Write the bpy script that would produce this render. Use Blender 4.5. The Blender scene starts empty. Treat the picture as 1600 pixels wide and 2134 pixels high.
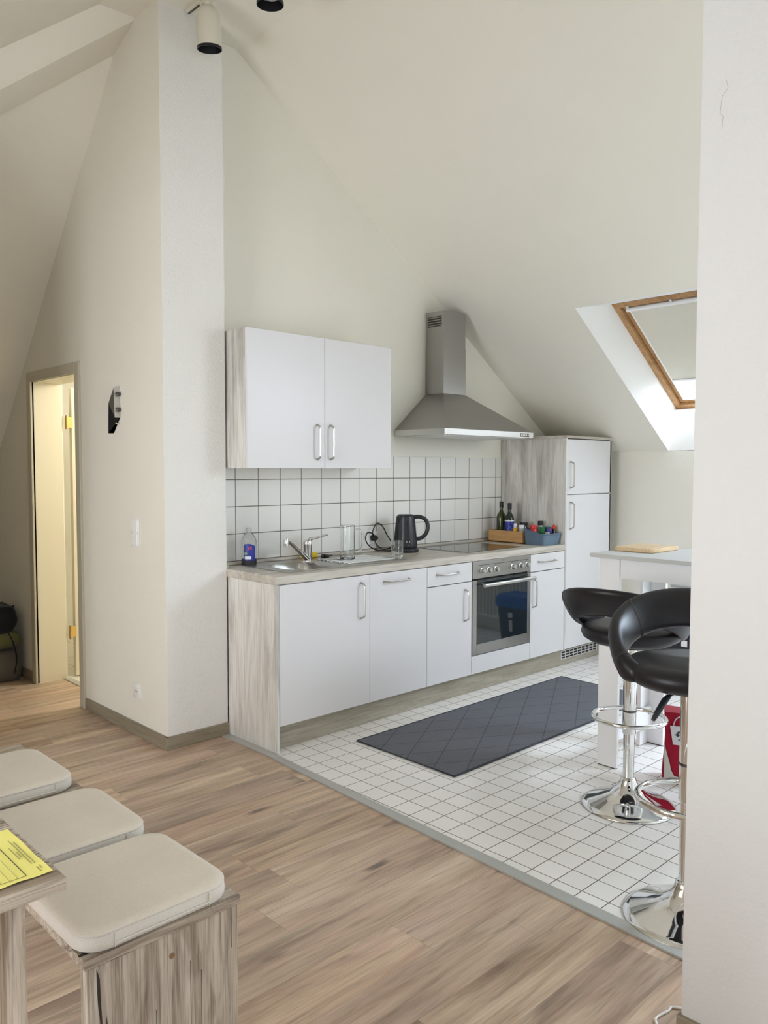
import bpy, bmesh, math, random
from mathutils import Vector, Matrix
PI = math.pi
S = bpy.context.scene
C = S.collection
random.seed(4)

# ------------------------------------------------------------------ materials
def mat(name):
    m = bpy.data.materials.new(name); m.use_nodes = True
    nt = m.node_tree
    return m, nt, nt.nodes['Principled BSDF']

def simple(name, col, rough=.5, metal=0, trans=0, ior=1.45, coat=0, alpha=1, aniso=0, spec=None, sheen=0, emit=None, es=0):
    m, nt, b = mat(name)
    b.inputs['Base Color'].default_value = (*col, 1)
    b.inputs['Roughness'].default_value = rough
    b.inputs['Metallic'].default_value = metal
    b.inputs['Transmission Weight'].default_value = trans
    b.inputs['IOR'].default_value = ior
    b.inputs['Coat Weight'].default_value = coat
    b.inputs['Sheen Weight'].default_value = sheen
    if spec is not None: b.inputs['Specular IOR Level'].default_value = spec
    if emit:
        b.inputs['Emission Color'].default_value = (*emit, 1); b.inputs['Emission Strength'].default_value = es
    return m

class NT:
    def __init__(s, nt): s.nt = nt
    def n(s, t, **k):
        o = s.nt.nodes.new(t)
        for a, v in k.items(): setattr(o, a, v)
        return o
    def l(s, a, b): s.nt.links.new(a, b)
    def val(s, sock, v):
        if isinstance(v, bpy.types.NodeSocket): s.l(v, sock)
        else: sock.default_value = v
    def math(s, op, a, b=0, c=None, clamp=False):
        o = s.n('ShaderNodeMath', operation=op, use_clamp=clamp)
        s.val(o.inputs[0], a); s.val(o.inputs[1], b)
        if c is not None: s.val(o.inputs[2], c)
        return o.outputs[0]
    def coords(s, kind='Object'):
        return s.n('ShaderNodeTexCoord').outputs[kind]
    def sep(s, v):
        o = s.n('ShaderNodeSeparateXYZ'); s.l(v, o.inputs[0]); return o.outputs
    def comb(s, x, y, z):
        o = s.n('ShaderNodeCombineXYZ')
        for i, a in enumerate((x, y, z)): s.val(o.inputs[i], a)
        return o.outputs[0]
    def noise(s, v, scale, detail=4, rough=.55, dist=0):
        o = s.n('ShaderNodeTexNoise'); s.l(v, o.inputs['Vector'])
        o.inputs['Scale'].default_value = scale; o.inputs['Detail'].default_value = detail
        o.inputs['Roughness'].default_value = rough; o.inputs['Distortion'].default_value = dist
        return o.outputs['Fac']
    def ramp(s, f, stops):
        o = s.n('ShaderNodeValToRGB'); s.l(f, o.inputs[0])
        e = o.color_ramp.elements
        while len(e) < len(stops): e.new(.5)
        for i, (p, c) in enumerate(stops):
            e[i].position = p; e[i].color = (*c, 1) if len(c) == 3 else c
        return o.outputs[0]
    def mix(s, f, a, b, mode='MIX'):
        o = s.n('ShaderNodeMix', data_type='RGBA', blend_type=mode)
        s.val(o.inputs[0], f)
        for i, v in ((6, a), (7, b)):
            if isinstance(v, tuple): v = (*v, 1) if len(v) == 3 else v
            s.val(o.inputs[i], v)
        return o.outputs[2]
    def bump(s, b, h, strength=.3, dist=.01):
        o = s.n('ShaderNodeBump'); s.l(h, o.inputs['Height'])
        o.inputs['Strength'].default_value = strength; o.inputs['Distance'].default_value = dist
        s.l(o.outputs[0], b.inputs['Normal'])

def plaster(name, col, scale=90, strength=.35):
    m, nt, b = mat(name); N = NT(nt); co = N.coords()
    big = N.noise(co, 1.3, 3); fine = N.noise(co, scale, 5, .6)
    base = N.mix(big, tuple(c*.97 for c in col), tuple(min(1, c*1.03) for c in col))
    N.l(base, b.inputs['Base Color']); b.inputs['Roughness'].default_value = .85
    b.inputs['Specular IOR Level'].default_value = .25
    N.bump(b, fine, strength, .004)
    return m

def grid(N, coord, pitch, off, gap):
    f = N.math('FRACT', N.math('DIVIDE', N.math('SUBTRACT', coord, off), pitch))
    d = N.math('ABSOLUTE', N.math('SUBTRACT', f, .5))
    return N.math('GREATER_THAN', d, .5 - gap/(2*pitch))

def tiles(name, axes, pitch, off, gap, col, grout, rough=.2, bstr=.5):
    m, nt, b = mat(name); N = NT(nt); co = N.coords(); xyz = N.sep(co)
    ga = grid(N, xyz[axes[0]], pitch[0], off[0], gap); gb = grid(N, xyz[axes[1]], pitch[1], off[1], gap)
    g = N.math('MAXIMUM', ga, gb)
    ia = N.math('FLOOR', N.math('DIVIDE', N.math('SUBTRACT', xyz[axes[0]], off[0]), pitch[0]))
    ib = N.math('FLOOR', N.math('DIVIDE', N.math('SUBTRACT', xyz[axes[1]], off[1]), pitch[1]))
    wn = N.n('ShaderNodeTexWhiteNoise', noise_dimensions='3D'); N.l(N.comb(ia, ib, 0.0), wn.inputs[0])
    c = N.mix(wn.outputs[0], tuple(x*.965 for x in col), tuple(min(1, x*1.02) for x in col))
    c = N.mix(g, c, grout)
    N.l(c, b.inputs['Base Color'])
    r = N.math('MULTIPLY_ADD', g, .6, rough); N.l(r, b.inputs['Roughness'])
    h = N.math('SUBTRACT', 1.0, g)
    wob = N.noise(co, 5, 2)
    N.bump(b, N.math('ADD', h, N.math('MULTIPLY', wob, .25)), bstr, .0015)
    return m

def plank_floor(name):
    m, nt, b = mat(name); N = NT(nt); co = N.coords(); x, y, z = N.sep(co)
    W, L = .178, 1.32
    row = N.math('FLOOR', N.math('DIVIDE', y, W))
    wr = N.n('ShaderNodeTexWhiteNoise', noise_dimensions='1D'); N.l(row, wr.inputs['W'])
    xs = N.math('ADD', x, N.math('MULTIPLY', wr.outputs[0], L))
    col_ = N.math('FLOOR', N.math('DIVIDE', xs, L))
    wn = N.n('ShaderNodeTexWhiteNoise', noise_dimensions='3D'); N.l(N.comb(row, col_, 3.0), wn.inputs[0])
    pid = wn.outputs[0]
    sh = N.math('MULTIPLY', pid, 37.0)
    v1 = N.comb(N.math('ADD', N.math('MULTIPLY', x, .75), sh), N.math('MULTIPLY', y, 9.5), sh)
    v2 = N.comb(N.math('ADD', N.math('MULTIPLY', x, 3.0), sh), N.math('MULTIPLY', y, 55.0), sh)
    v3 = N.comb(N.math('MULTIPLY', x, 1.6), N.math('MULTIPLY', y, 9.0), sh)
    broad = N.noise(v1, 1.3, 7, .62, .7)
    grain = N.noise(v2, 1.5, 6, .7, .6)
    c = N.ramp(broad, [(.25, (.235, .175, .13)), (.42, (.46, .355, .27)), (.56, (.61, .48, .37)), (.72, (.72, .60, .49))])
    tint = N.ramp(pid, [(0, (.90, .90, .92)), (.35, (1, .95, .90)), (.7, (.95, .96, .96)), (1, (1.04, .98, .90))])
    c = N.mix(.85, c, tint, 'MULTIPLY')
    gr = N.ramp(grain, [(.28, (.62, .59, .56)), (.43, (.90, .89, .88)), (.54, (1, 1, 1)), (.75, (1.10, 1.09, 1.07))])
    c = N.mix(.9, c, gr, 'MULTIPLY')
    v4 = N.comb(N.math('ADD', N.math('MULTIPLY', x, 1.7), sh), N.math('MULTIPLY', y, 150.0), 2.0)
    c = N.mix(.28, c, N.ramp(N.noise(v4, 1, 3, .6, .3), [(.36, (.62, .58, .55)), (.5, (1, 1, 1))]), 'MULTIPLY')
    pk = N.noise(N.comb(N.math('ADD', N.math('MULTIPLY', x, 1.3), sh), N.math('MULTIPLY', y, 8.0), 4.0), 1, 3, .5, 1.0)
    c = N.mix(.9, c, N.ramp(pk, [(.34, (1.12, 1.10, 1.04)), (.48, (1, .985, .95)), (.58, (.98, .90, .88)), (.70, (.80, .78, .78))]), 'MULTIPLY')
    # knots and dark streaks
    vo = N.n('ShaderNodeTexVoronoi'); vo.inputs['Scale'].default_value = 1.0; vo.inputs['Randomness'].default_value = 1
    kv = N.comb(N.math('ADD', N.math('MULTIPLY', x, 1.15), N.math('MULTIPLY', N.noise(v2, 1, 3), .12)), N.math('ADD', N.math('MULTIPLY', y, 4.6), N.math('MULTIPLY', grain, .22)), 0.0)
    N.l(kv, vo.inputs['Vector'])
    vsel = N.sep(vo.outputs['Color'])[0]
    rad = N.math('MULTIPLY', N.math('GREATER_THAN', vsel, .5), .115)
    kn = N.math('SMOOTH_MIN', 1.0, 1.0, 0.0)
    mr = N.n('ShaderNodeMapRange', interpolation_type='SMOOTHSTEP')
    N.l(N.math('SUBTRACT', rad, vo.outputs['Distance']), mr.inputs[0])
    mr.inputs[1].default_value = 0; mr.inputs[2].default_value = .055
    c = N.mix(N.math('MULTIPLY', mr.outputs[0], .82), c, (.075, .062, .052))
    st = N.noise(v3, 1.1, 3, .5, 1.5)
    c = N.mix(N.ramp(st, [(.60, (0, 0, 0)), (.74, (.5, .5, .5))]), c, (.13, .105, .085))
    # joints
    jy = grid(N, y, W, 0.0, .0016); jx = grid(N, xs, L, 0.0, .002)
    j = N.math('MAXIMUM', jy, jx)
    c = N.mix(N.math('MULTIPLY', j, .35), c, (.12, .09, .07))
    N.l(c, b.inputs['Base Color'])
    N.l(N.math('MULTIPLY_ADD', grain, .2, .34), b.inputs['Roughness'])
    b.inputs['Specular IOR Level'].default_value = .4
    N.bump(b, N.math('SUBTRACT', grain, N.math('MULTIPLY', j, .6)), .12, .002)
    return m

def wood(name, axis, stops, s_long=1.2, s_cross=14, cracks=0.0, fine=60, rough=.55, blot=.5, crackcol=(.03, .025, .02)):
    """grain along `axis` (0,1,2)"""
    m, nt, b = mat(name); N = NT(nt); co = N.coords(); p = list(N.sep(co))
    def stretch(lo, cr, off=0.0):
        q = [N.math('MULTIPLY_ADD', p[i], (lo if i == axis else cr), off) for i in range(3)]
        return N.comb(*q)
    broad = N.noise(stretch(s_long, s_cross), 1, 6, .6, 1.3)
    fineg = N.noise(stretch(s_long*4, fine*2.2, 3.3), 1, 5, .65, .5)
    blo = N.noise(stretch(1.2, 5, 9.1), 1, 4, .6, .8)
    f = N.math('ADD', N.math('MULTIPLY', broad, 1-blot*.5), N.math('MULTIPLY', blo, blot*.5))
    c = N.ramp(f, stops)
    lo = .70 if not cracks else .55
    c = N.mix(.8, c, N.ramp(fineg, [(.33, (lo, lo*.97, lo*.94)), (.50, (1, 1, 1)), (.8, (1.12, 1.12, 1.12))]), 'MULTIPLY')
    if cracks:
        hair = N.noise(stretch(s_long*2.2, fine*4.5, 7.7), 1, 3, .6, .4)
        c = N.mix(.6, c, N.ramp(hair, [(.36, (.50, .46, .42)), (.46, (1, 1, 1))]), 'MULTIPLY')
        ring = N.noise(stretch(1.5, 9, 4.4), 1, 2, .5, 3.5)
        c = N.mix(.7, c, N.ramp(ring, [(.36, (.62, .57, .52)), (.47, (1, 1, 1)), (.60, (1.08, 1.06, 1.03))]), 'MULTIPLY')
    h = fineg
    if cracks:
        cn = N.noise(stretch(.55, 26, 5.7), 1, 1.0, .4, .12)
        d = N.math('ABSOLUTE', N.math('SUBTRACT', cn, .5))
        thin = N.math('LESS_THAN', d, .0085)
        seg = N.math('GREATER_THAN', N.noise(stretch(3.2, 8, 1.2), 1, 1), 1-cracks)
        cm = N.math('MULTIPLY', thin, seg)
        c = N.mix(cm, c, crackcol)
        h = N.math('SUBTRACT', fineg, cm)
    N.l(c, b.inputs['Base Color']); b.inputs['Roughness'].default_value = rough
    b.inputs['Specular IOR Level'].default_value = .35
    N.bump(b, h, .22, .002)
    return m

def brushed(name, col=(.62, .61, .59), rough=.3, axis=0):
    m, nt, b = mat(name); N = NT(nt); co = N.coords(); p = list(N.sep(co))
    q = [N.math('MULTIPLY', p[i], (2.0 if i == axis else 420.0)) for i in range(3)]
    n = N.noise(N.comb(*q), 1, 3)
    big = N.noise(co, 3, 3)
    N.l(N.mix(n, tuple(c*.9 for c in col), tuple(min(1, c*1.06) for c in col)), b.inputs['Base Color'])
    b.inputs['Metallic'].default_value = 1
    N.l(N.math('ADD', N.math('MULTIPLY_ADD', n, .12, rough-.06), N.math('MULTIPLY', big, .06)), b.inputs['Roughness'])
    return m

def fabric(name, col, scale=420, bstr=.4, var=.08):
    m, nt, b = mat(name); N = NT(nt); co = N.coords(); x, y, z = N.sep(co)
    big = N.noise(co, 7, 4); fn = N.noise(co, scale, 2)
    c = N.mix(big, tuple(a*(1-var) for a in col), tuple(min(1, a*(1+var)) for a in col))
    c = N.mix(.5, c, N.ramp(fn, [(.3, (.85, .85, .85)), (.7, (1.1, 1.1, 1.1))]), 'MULTIPLY')
    N.l(c, b.inputs['Base Color']); b.inputs['Roughness'].default_value = .9
    b.inputs['Sheen Weight'].default_value = .15; b.inputs['Specular IOR Level'].default_value = .2
    N.bump(b, fn, bstr, .001)
    return m

def rug_mat():
    m, nt, b = mat('rug_weave'); N = NT(nt); co = N.coords(); x, y, z = N.sep(co)
    a = N.math('ADD', N.math('MULTIPLY', x, 1.0), N.math('MULTIPLY', y, 1.7))
    d = N.math('SUBTRACT', N.math('MULTIPLY', x, 1.0), N.math('MULTIPLY', y, 1.7))
    l1 = grid(N, a, .30, .05, .010); l2 = grid(N, d, .30, .02, .010)
    g = N.math('MAXIMUM', l1, l2)
    # hatch that changes direction from diamond to diamond
    ia = N.math('FLOOR', N.math('DIVIDE', N.math('SUBTRACT', a, .05), .30)); ib = N.math('FLOOR', N.math('DIVIDE', N.math('SUBTRACT', d, .02), .30))
    odd = N.math('MODULO', N.math('ABSOLUTE', N.math('ADD', ia, ib)), 2.0)
    ha = grid(N, x, .011, 0.0, .004); hb = grid(N, y, .011, 0.0, .004)
    h = N.math('ADD', N.math('MULTIPLY', ha, odd), N.math('MULTIPLY', hb, N.math('SUBTRACT', 1.0, odd)))
    n = N.noise(co, 160, 3)
    c = N.mix(n, (.085, .090, .105), (.19, .197, .22))
    c = N.mix(N.math('MULTIPLY', g, .7), c, (.045, .050, .062))
    c = N.mix(N.math('MULTIPLY', h, .34), c, (.055, .059, .070))
    N.l(c, b.inputs['Base Color']); b.inputs['Roughness'].default_value = .95
    N.bump(b, N.math('SUBTRACT', n, N.math('ADD', g, h)), .35, .002)
    return m

WALL = (.79, .76, .675)
M = {}
M['wall'] = plaster('wall_plaster', WALL)
M['wall_rough'] = plaster('pillar_plaster', (.77, .755, .72), 70, .9)
M['wall_dimmed'] = plaster('near_wall_dimmed_plaster', (.68, .685, .68))  # same paint as the other walls, darker and bluer to imitate cooler, dimmer light
M['ceil'] = plaster('ceiling_plaster', (.80, .77, .68), 110, .25)
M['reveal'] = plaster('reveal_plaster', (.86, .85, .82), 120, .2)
M['floor'] = plank_floor('oak_plank_floor')
M['ftile'] = tiles('floor_tile', (0, 1), (.1, .1), (.08, -.025), .0034, (.90, .88, .85), (.12, .085, .075), .16, .4)
M['wtile'] = tiles('wall_tile', (0, 2), (.1505, .148), (.142, 1.338), .0046, (.80, .78, .735), (.15, .13, .105), .13, .35)
M['btile'] = tiles('bathroom_floor_tile', (0, 1), (.3, .3), (0, 0), .005, (.8, .77, .7), (.45, .4, .35), .3)
kst = [(.30, (.27, .255, .225)), (.42, (.50, .48, .44)), (.54, (.70, .68, .64)), (.75, (.78, .765, .735))]
M['kwood_z'] = wood('light_oak_panel', 2, kst, 1.0, 11, rough=.5, blot=1.0)
kst2 = [(.28, (.30, .262, .215)), (.42, (.45, .405, .345)), (.55, (.57, .53, .465)), (.72, (.64, .605, .55))]
M['kwood_x'] = wood('light_oak_worktop', 0, kst2, 1.0, 10, rough=.42, blot=.9)
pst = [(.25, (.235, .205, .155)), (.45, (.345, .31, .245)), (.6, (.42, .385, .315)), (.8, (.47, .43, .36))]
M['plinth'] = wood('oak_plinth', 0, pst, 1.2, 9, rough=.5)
bst = [(.24, (.15, .115, .085)), (.38, (.32, .26, .20)), (.50, (.46, .395, .32)), (.66, (.60, .535, .45))]
M['rustic_z'] = wood('rustic_oak_upright', 2, bst, 1.6, 24, cracks=.56, rough=.6, fine=70)
M['rustic_x'] = wood('rustic_oak_top', 0, bst, 1.8, 22, cracks=.44, rough=.6, fine=70)
skst = [(.25, (.20, .165, .11)), (.5, (.27, .23, .165)), (.75, (.32, .28, .21))]
M['skirt'] = wood('skirting_oak', 0, skst, 1.5, 12, rough=.5)
M['skirt_y'] = wood('skirting_oak_side', 1, skst, 1.5, 12, rough=.5)
M['strip'] = simple('anodised_strip', (.50, .50, .475), .42, .35)
M['white'] = simple('white_melamine', (.69, .675, .68), .33, spec=.45)
M['whiteedge'] = simple('white_edge_band', (.82, .81, .80), .4)
M['carcass'] = simple('white_carcass', (.74, .73, .70), .5)
M['tablewhite'] = simple('white_lacquer', (.84, .84, .84), .35)
M['concrete'] = plaster('concrete_laminate', (.56, .56, .54), 60, .1)
M['steel'] = brushed('brushed_steel', (.41, .40, .385), .30, 0)
M['steel_light'] = brushed('brushed_steel_bright', (.66, .65, .63), .28, 0)
M['nickel'] = simple('brushed_nickel', (.50, .47, .42), .32, 1)
M['chrome'] = simple('chrome', (.80, .80, .80), .045, 1)
M['sinksteel'] = brushed('sink_steel', (.42, .405, .375), .34, 0)
M['blackglass'] = simple('black_glass', (.006, .008, .010), .035, spec=.9)
M['ovenglass'] = simple('oven_glass', (.012, .018, .022), .03, spec=.95)
M['blackplastic'] = simple('black_plastic', (.018, .020, .024), .33)
M['darkgap'] = simple('dark_recess', (.02, .02, .02), .8)
M['black'] = simple('matt_black_metal', (.008, .008, .010), .45)
M['greybrown'] = simple('grey_brown_metal', (.09, .08, .065), .5)
M['silver'] = simple('satin_silver', (.66, .65, .63), .4, .3)
M['screw'] = simple('dark_steel', (.12, .12, .115), .25, .9)
M['leather'] = simple('dark_brown_leather', (.012, .0105, .0125), .40, spec=.4)
M['thread'] = simple('leather_thread', (.05, .045, .045), .6)
M['rug'] = rug_mat()
M['rugedge'] = simple('rug_binding', (.045, .050, .062), .9)
M['cushion'] = fabric('cushion_cotton', (.68, .61, .51))
M['cushion_side'] = fabric('cushion_border', (.64, .60, .53))
M['paper'] = simple('yellow_paper', (.82, .76, .22), .7)
M['ink'] = simple('black_ink', (.02, .02, .02), .7)
M['inkgrey'] = simple('grey_ink', (.30, .28, .12), .8)
M['inkred'] = simple('red_ink', (.6, .15, .05), .8)
M['doorpaint'] = simple('cream_door_paint', (.74, .68, .53), .4)
M['casing'] = simple('cream_casing_paint', (.52, .48, .38), .45)
M['brass'] = simple('brass', (.65, .45, .16), .3, 1)
M['switch'] = simple('switch_plastic', (.82, .82, .80), .35)
M['bathwall'] = simple('bathroom_wall', (.85, .82, .72), .7)
M['lampbody'] = simple('cream_lamp_enamel', (.66, .63, .53), .38)
M['lampinner'] = simple('lamp_reflector', (.5, .5, .5), .12, 1)
M['pine'] = wood('pine_window_frame', 0, [(.3, (.27, .135, .055)), (.5, (.43, .24, .105)), (.7, (.50, .31, .15))], 2, 22, rough=.35)
M['winwhite'] = simple('white_window_rail', (.80, .80, .79), .4)
M['blind'] = fabric('roller_blind_cloth', (.63, .60, .51), 300, .1, .02)
M['bamboo'] = wood('bamboo_box', 1, [(.3, (.42, .22, .085)), (.5, (.56, .32, .13)), (.7, (.62, .37, .17))], 2, 20, rough=.5)
M['beech'] = wood('beech_board', 0, [(.3, (.56, .39, .21)), (.5, (.68, .50, .30)), (.7, (.74, .57, .37))], 2, 18, rough=.45)
M['bluebin'] = simple('slate_blue_plastic', (.115, .175, .245), .4)
M['glass'] = simple('clear_glass', (.96, .98, .97), .02, 0, 1.0, 1.45)
M['pet'] = simple('clear_bottle_plastic', (.92, .94, .92), .08, 0, .95, 1.2)
M['liquid'] = simple('blue_soap', (.005, .05, .42), .15, 0, 0, 1.33)
M['label_blue'] = simple('blue_label', (.02, .03, .28), .4)
M['label_white'] = simple('white_label', (.75, .75, .78), .5)
M['red'] = simple('red_plastic', (.55, .02, .02), .3)
M['pinkred'] = simple('red_lettering', (.8, .12, .12), .5)
M['green'] = simple('green_pack', (.03, .20, .06), .5)
M['greendot'] = simple('green_sticker', (.25, .42, .20), .5)
M['teal'] = simple('teal_lid', (.02, .16, .19), .4)
M['purple'] = simple('purple_lid', (.05, .03, .22), .35)
M['yellow'] = simple('yellow_sponge', (.82, .55, .04), .85)
M['yelpack'] = simple('yellow_pack', (.75, .40, .03), .5)
M['olive'] = simple('olive_glass', (.045, .055, .006), .08, 0, .35, 1.5)
M['darkbottle'] = simple('dark_bottle_glass', (.012, .018, .010), .08, spec=.6)
M['spice'] = simple('spice_filling', (.35, .17, .05), .7)
M['clearcap'] = simple('frosted_cap', (.60, .62, .60), .3, 0, .4)
M['redbag'] = fabric('red_bag_paper', (.36, .012, .035), 60, .25, .12)
M['bagwhite'] = simple('printed_white', (.72, .70, .74), .6)
M['bagcream'] = simple('cream_bag_bottom', (.60, .58, .54), .6)
M['bagdark'] = simple('printed_dark_grey', (.06, .06, .065), .6)
M['binblack'] = simple('black_bin_plastic', (.015, .017, .022), .4)
M['binblue'] = simple('blue_bin_liner', (.01, .10, .42), .4)
M['radiator'] = simple('cream_radiator_enamel', (.72, .70, .62), .4)
M['radtop'] = simple('grey_radiator_grille', (.36, .36, .34), .5)
M['packblack'] = fabric('black_nylon', (.010, .011, .014), 200, .3, .3)
M['packgrey'] = fabric('grey_canvas', (.10, .09, .075), 200, .3, .15)
M['packolive'] = fabric('olive_canvas', (.11, .11, .045), 200, .3, .2)
M['cork'] = simple('brown_cover_cap', (.22, .13, .06), .6)
M['cablewhite'] = simple('white_cable', (.78, .76, .72), .5)
M['grille'] = simple('dark_grille', (.06, .055, .045), .5, .6)
# window glass that lets light straight through
m, nt, b = mat('skylight_glass'); N = NT(nt)
tr = N.n('ShaderNodeBsdfTransparent'); gl = N.n('ShaderNodeBsdfGlossy'); gl.inputs['Roughness'].default_value = .02
mx = N.n('ShaderNodeMixShader'); mx.inputs[0].default_value = .06
N.l(tr.outputs[0], mx.inputs[1]); N.l(gl.outputs[0], mx.inputs[2]); N.l(mx.outputs[0], nt.nodes['Material Output'].inputs[0])
M['pane'] = m

# ------------------------------------------------------------------ mesh helpers
def BM(): return bmesh.new()
def box(bm, x0, x1, y0, y1, z0, z1, bev=0, seg=2):
    r = bmesh.ops.create_cube(bm, size=1)
    vs = r['verts']
    for v in vs:
        v.co = Vector((x0+(v.co.x+.5)*(x1-x0), y0+(v.co.y+.5)*(y1-y0), z0+(v.co.z+.5)*(z1-z0)))
    if bev:
        es = list({e for v in vs for e in v.link_edges})
        bmesh.ops.bevel(bm, geom=es, offset=bev, segments=seg, affect='EDGES', profile=.5)
    return bm
def frame_of(d):
    d = Vector(d).normalized()
    a = Vector((0, 0, 1)) if abs(d.z) < .9 else Vector((1, 0, 0))
    u = d.cross(a).normalized(); return u, d.cross(u).normalized()
def tube(bm, pts, r, seg=12, closed=False, cap=True, flat=None):
    """sweep a circle (or an ellipse when flat=(ru,rv)) along pts"""
    pts = [Vector(p) for p in pts]; n = len(pts); rings = []
    if not isinstance(r, (list, tuple)): r = [r]*n
    prev = None
    for i, p in enumerate(pts):
        if closed: d = pts[(i+1) % n]-pts[i-1]
        else: d = pts[min(i+1, n-1)]-pts[max(i-1, 0)]
        d.normalize()
        if prev is None: u, v = frame_of(d)
        else:
            u = (prev-d*prev.dot(d)).normalized(); v = d.cross(u)
        prev = u
        ring = []
        for k in range(seg):
            a = 2*PI*k/seg
            ring.append(bm.verts.new(p+u*math.cos(a)*r[i]*(flat[0] if flat else 1)+v*math.sin(a)*r[i]*(flat[1] if flat else 1)))
        rings.append(ring)
    m = n if closed else n-1
    for i in range(m):
        A, B = rings[i], rings[(i+1) % n]
        for k in range(seg):
            bm.faces.new((A[k], A[(k+1) % seg], B[(k+1) % seg], B[k]))
    if cap and not closed:
        bm.faces.new(rings[0][::-1]); bm.faces.new(rings[-1])
    return bm
def smooth_path(pts, n=8, closed=False):
    P = [Vector(p) for p in pts]; out = []
    m = len(P) if closed else len(P)-1
    for i in range(m):
        if closed: a, b_, c, d = P[i-1], P[i], P[(i+1) % len(P)], P[(i+2) % len(P)]
        else: a, b_, c, d = P[max(i-1, 0)], P[i], P[i+1], P[min(i+2, len(P)-1)]
        for k in range(n):
            t = k/n
            out.append(.5*((2*b_)+(-a+c)*t+(2*a-5*b_+4*c-d)*t*t+(-a+3*b_-3*c+d)*t**3))
    if not closed: out.append(P[-1])
    return out
def lathe(bm, prof, c=(0, 0, 0), seg=32, sx=1, sy=1, close=True):
    c = Vector(c); rings = []
    for r, z in prof:
        if r < 1e-5: rings.append([bm.verts.new(c+Vector((0, 0, z)))])
        else: rings.append([bm.verts.new(c+Vector((r*sx*math.cos(2*PI*k/seg), r*sy*math.sin(2*PI*k/seg), z))) for k in range(seg)])
    for A, B in zip(rings, rings[1:]):
        for k in range(seg):
            a, b_ = A[k % len(A)], A[(k+1) % len(A)]; c_, d = B[(k+1) % len(B)], B[k % len(B)]
            vs = []
            for v in (a, b_, c_, d):
                if v not in vs: vs.append(v)
            if len(vs) > 2:
                try: bm.faces.new(vs)
                except ValueError: pass
    return bm
def poly(bm, pts, off=None):
    """flat polygon, or a prism when an offset vector is given"""
    A = [bm.verts.new(Vector(p)) for p in pts]
    if off is None: bm.faces.new(A); return bm
    B = [bm.verts.new(Vector(p)+Vector(off)) for p in pts]
    bm.faces.new(A[::-1]); bm.faces.new(B)
    for i in range(len(A)):
        j = (i+1) % len(A); bm.faces.new((A[i], A[j], B[j], B[i]))
    return bm
def rrect(x0, x1, y0, y1, r, n=6):
    o = []
    for cx, cy, a0 in ((x1-r, y1-r, 0), (x0+r, y1-r, PI/2), (x0+r, y0+r, PI), (x1-r, y0+r, 1.5*PI)):
        for k in range(n+1):
            a = a0+PI/2*k/n; o.append((cx+r*math.cos(a), cy+r*math.sin(a)))
    return o
def loft(bm, rings, cap=True):
    R = [[bm.verts.new(Vector(p)) for p in r] for r in rings]
    for A, B in zip(R, R[1:]):
        n = len(A)
        for k in range(n): bm.faces.new((A[k], A[(k+1) % n], B[(k+1) % n], B[k]))
    if cap: bm.faces.new(R[0][::-1]); bm.faces.new(R[-1])
    return bm

def obj(name, bm, m, parent=None, smooth=35, base=None, root=None):
    bmesh.ops.recalc_face_normals(bm, faces=bm.faces)
    off = root.location if root else (base if base is not None else None)
    if off is not None:
        for v in bm.verts: v.co -= Vector(off)
    me = bpy.data.meshes.new(name); bm.to_mesh(me); bm.free()
    if smooth:
        me.shade_smooth(); me.set_sharp_from_angle(angle=math.radians(smooth))
    me.materials.append(M[m] if isinstance(m, str) else m)
    o = bpy.data.objects.new(name, me); C.objects.link(o)
    if parent: o.parent = parent
    elif base is not None: o.location = base
    return o
def struct(name, bm, m):
    o = obj(name, bm, m); o['kind'] = 'structure'; return o
def tag(o, label, cat, group=None, kind=None):
    o['label'] = label; o['category'] = cat
    if group: o['group'] = group
    if kind: o['kind'] = kind
    return o
class Thing:
    """an Empty at a thing's base; parts are given in world coordinates unless local=True"""
    def __init__(s, name, label, cat, loc, group=None, rotz=0, local=False):
        e = bpy.data.objects.new(name, None); C.objects.link(e); e.location = loc
        e.rotation_euler = (0, 0, rotz); e.empty_display_size = .05
        tag(e, label, cat, group); s.e = e; s.local = local
    def part(s, name, bm, m, parent=None, label=None, smooth=35):
        o = obj(name, bm, m, parent or s.e, smooth, root=None if s.local else s.e)
        if label: o['label'] = label
        return o
def single(name, bm, m, label, cat, base, group=None, smooth=35):
    return tag(obj(name, bm, m, None, smooth, base=base), label, cat, group)

# ------------------------------------------------------------------ the setting
H = 3.62                     # flat strip of ceiling under the ridge
K = .6855                    # fall of the kitchen roof slope
XL, YP, YW, XK = -.352, .427, .567, 3.22
def zk(x): return 3.741-K*x
# floors
XI = -.155
edge = [(-.022, .62), (-.022, -.05), (-.077, -1.1), (-.118, -2.2), (-.124, -2.45), (-.124, -5.6)]
bm = BM(); poly(bm, [(x, y, 0) for x, y in edge+[(-4.3, -5.6), (-4.3, .62)]], (0, 0, -.08)); box(bm, -4.3, XI, .62, 3.5, -.08, 0); struct('floor', bm, 'floor')
bm = BM(); poly(bm, [(x, y, 0) for x, y in edge+[(3.3, -5.6), (3.3, .62)]], (0, 0, -.08)); struct('floor', bm, 'ftile')
bm = BM(); box(bm, -.155, 2.2, .62, 3.5, -.078, .002); struct('floor', bm, 'btile')
# threshold strip between planks and tiles
bm = BM()
pts = [(-.045, .42), (.0, .42), (-.002, 0), (-.012, -.10), (-.052, -1.1), (-.092, -2.2), (-.098, -2.42), (-.150, -2.42), (-.142, -2.2), (-.102, -1.1), (-.058, -.15), (-.045, 0)]
poly(bm, [(x, y, 0) for x, y in pts], (0, 0, .006)); struct('trim_1', bm, 'strip')
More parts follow.
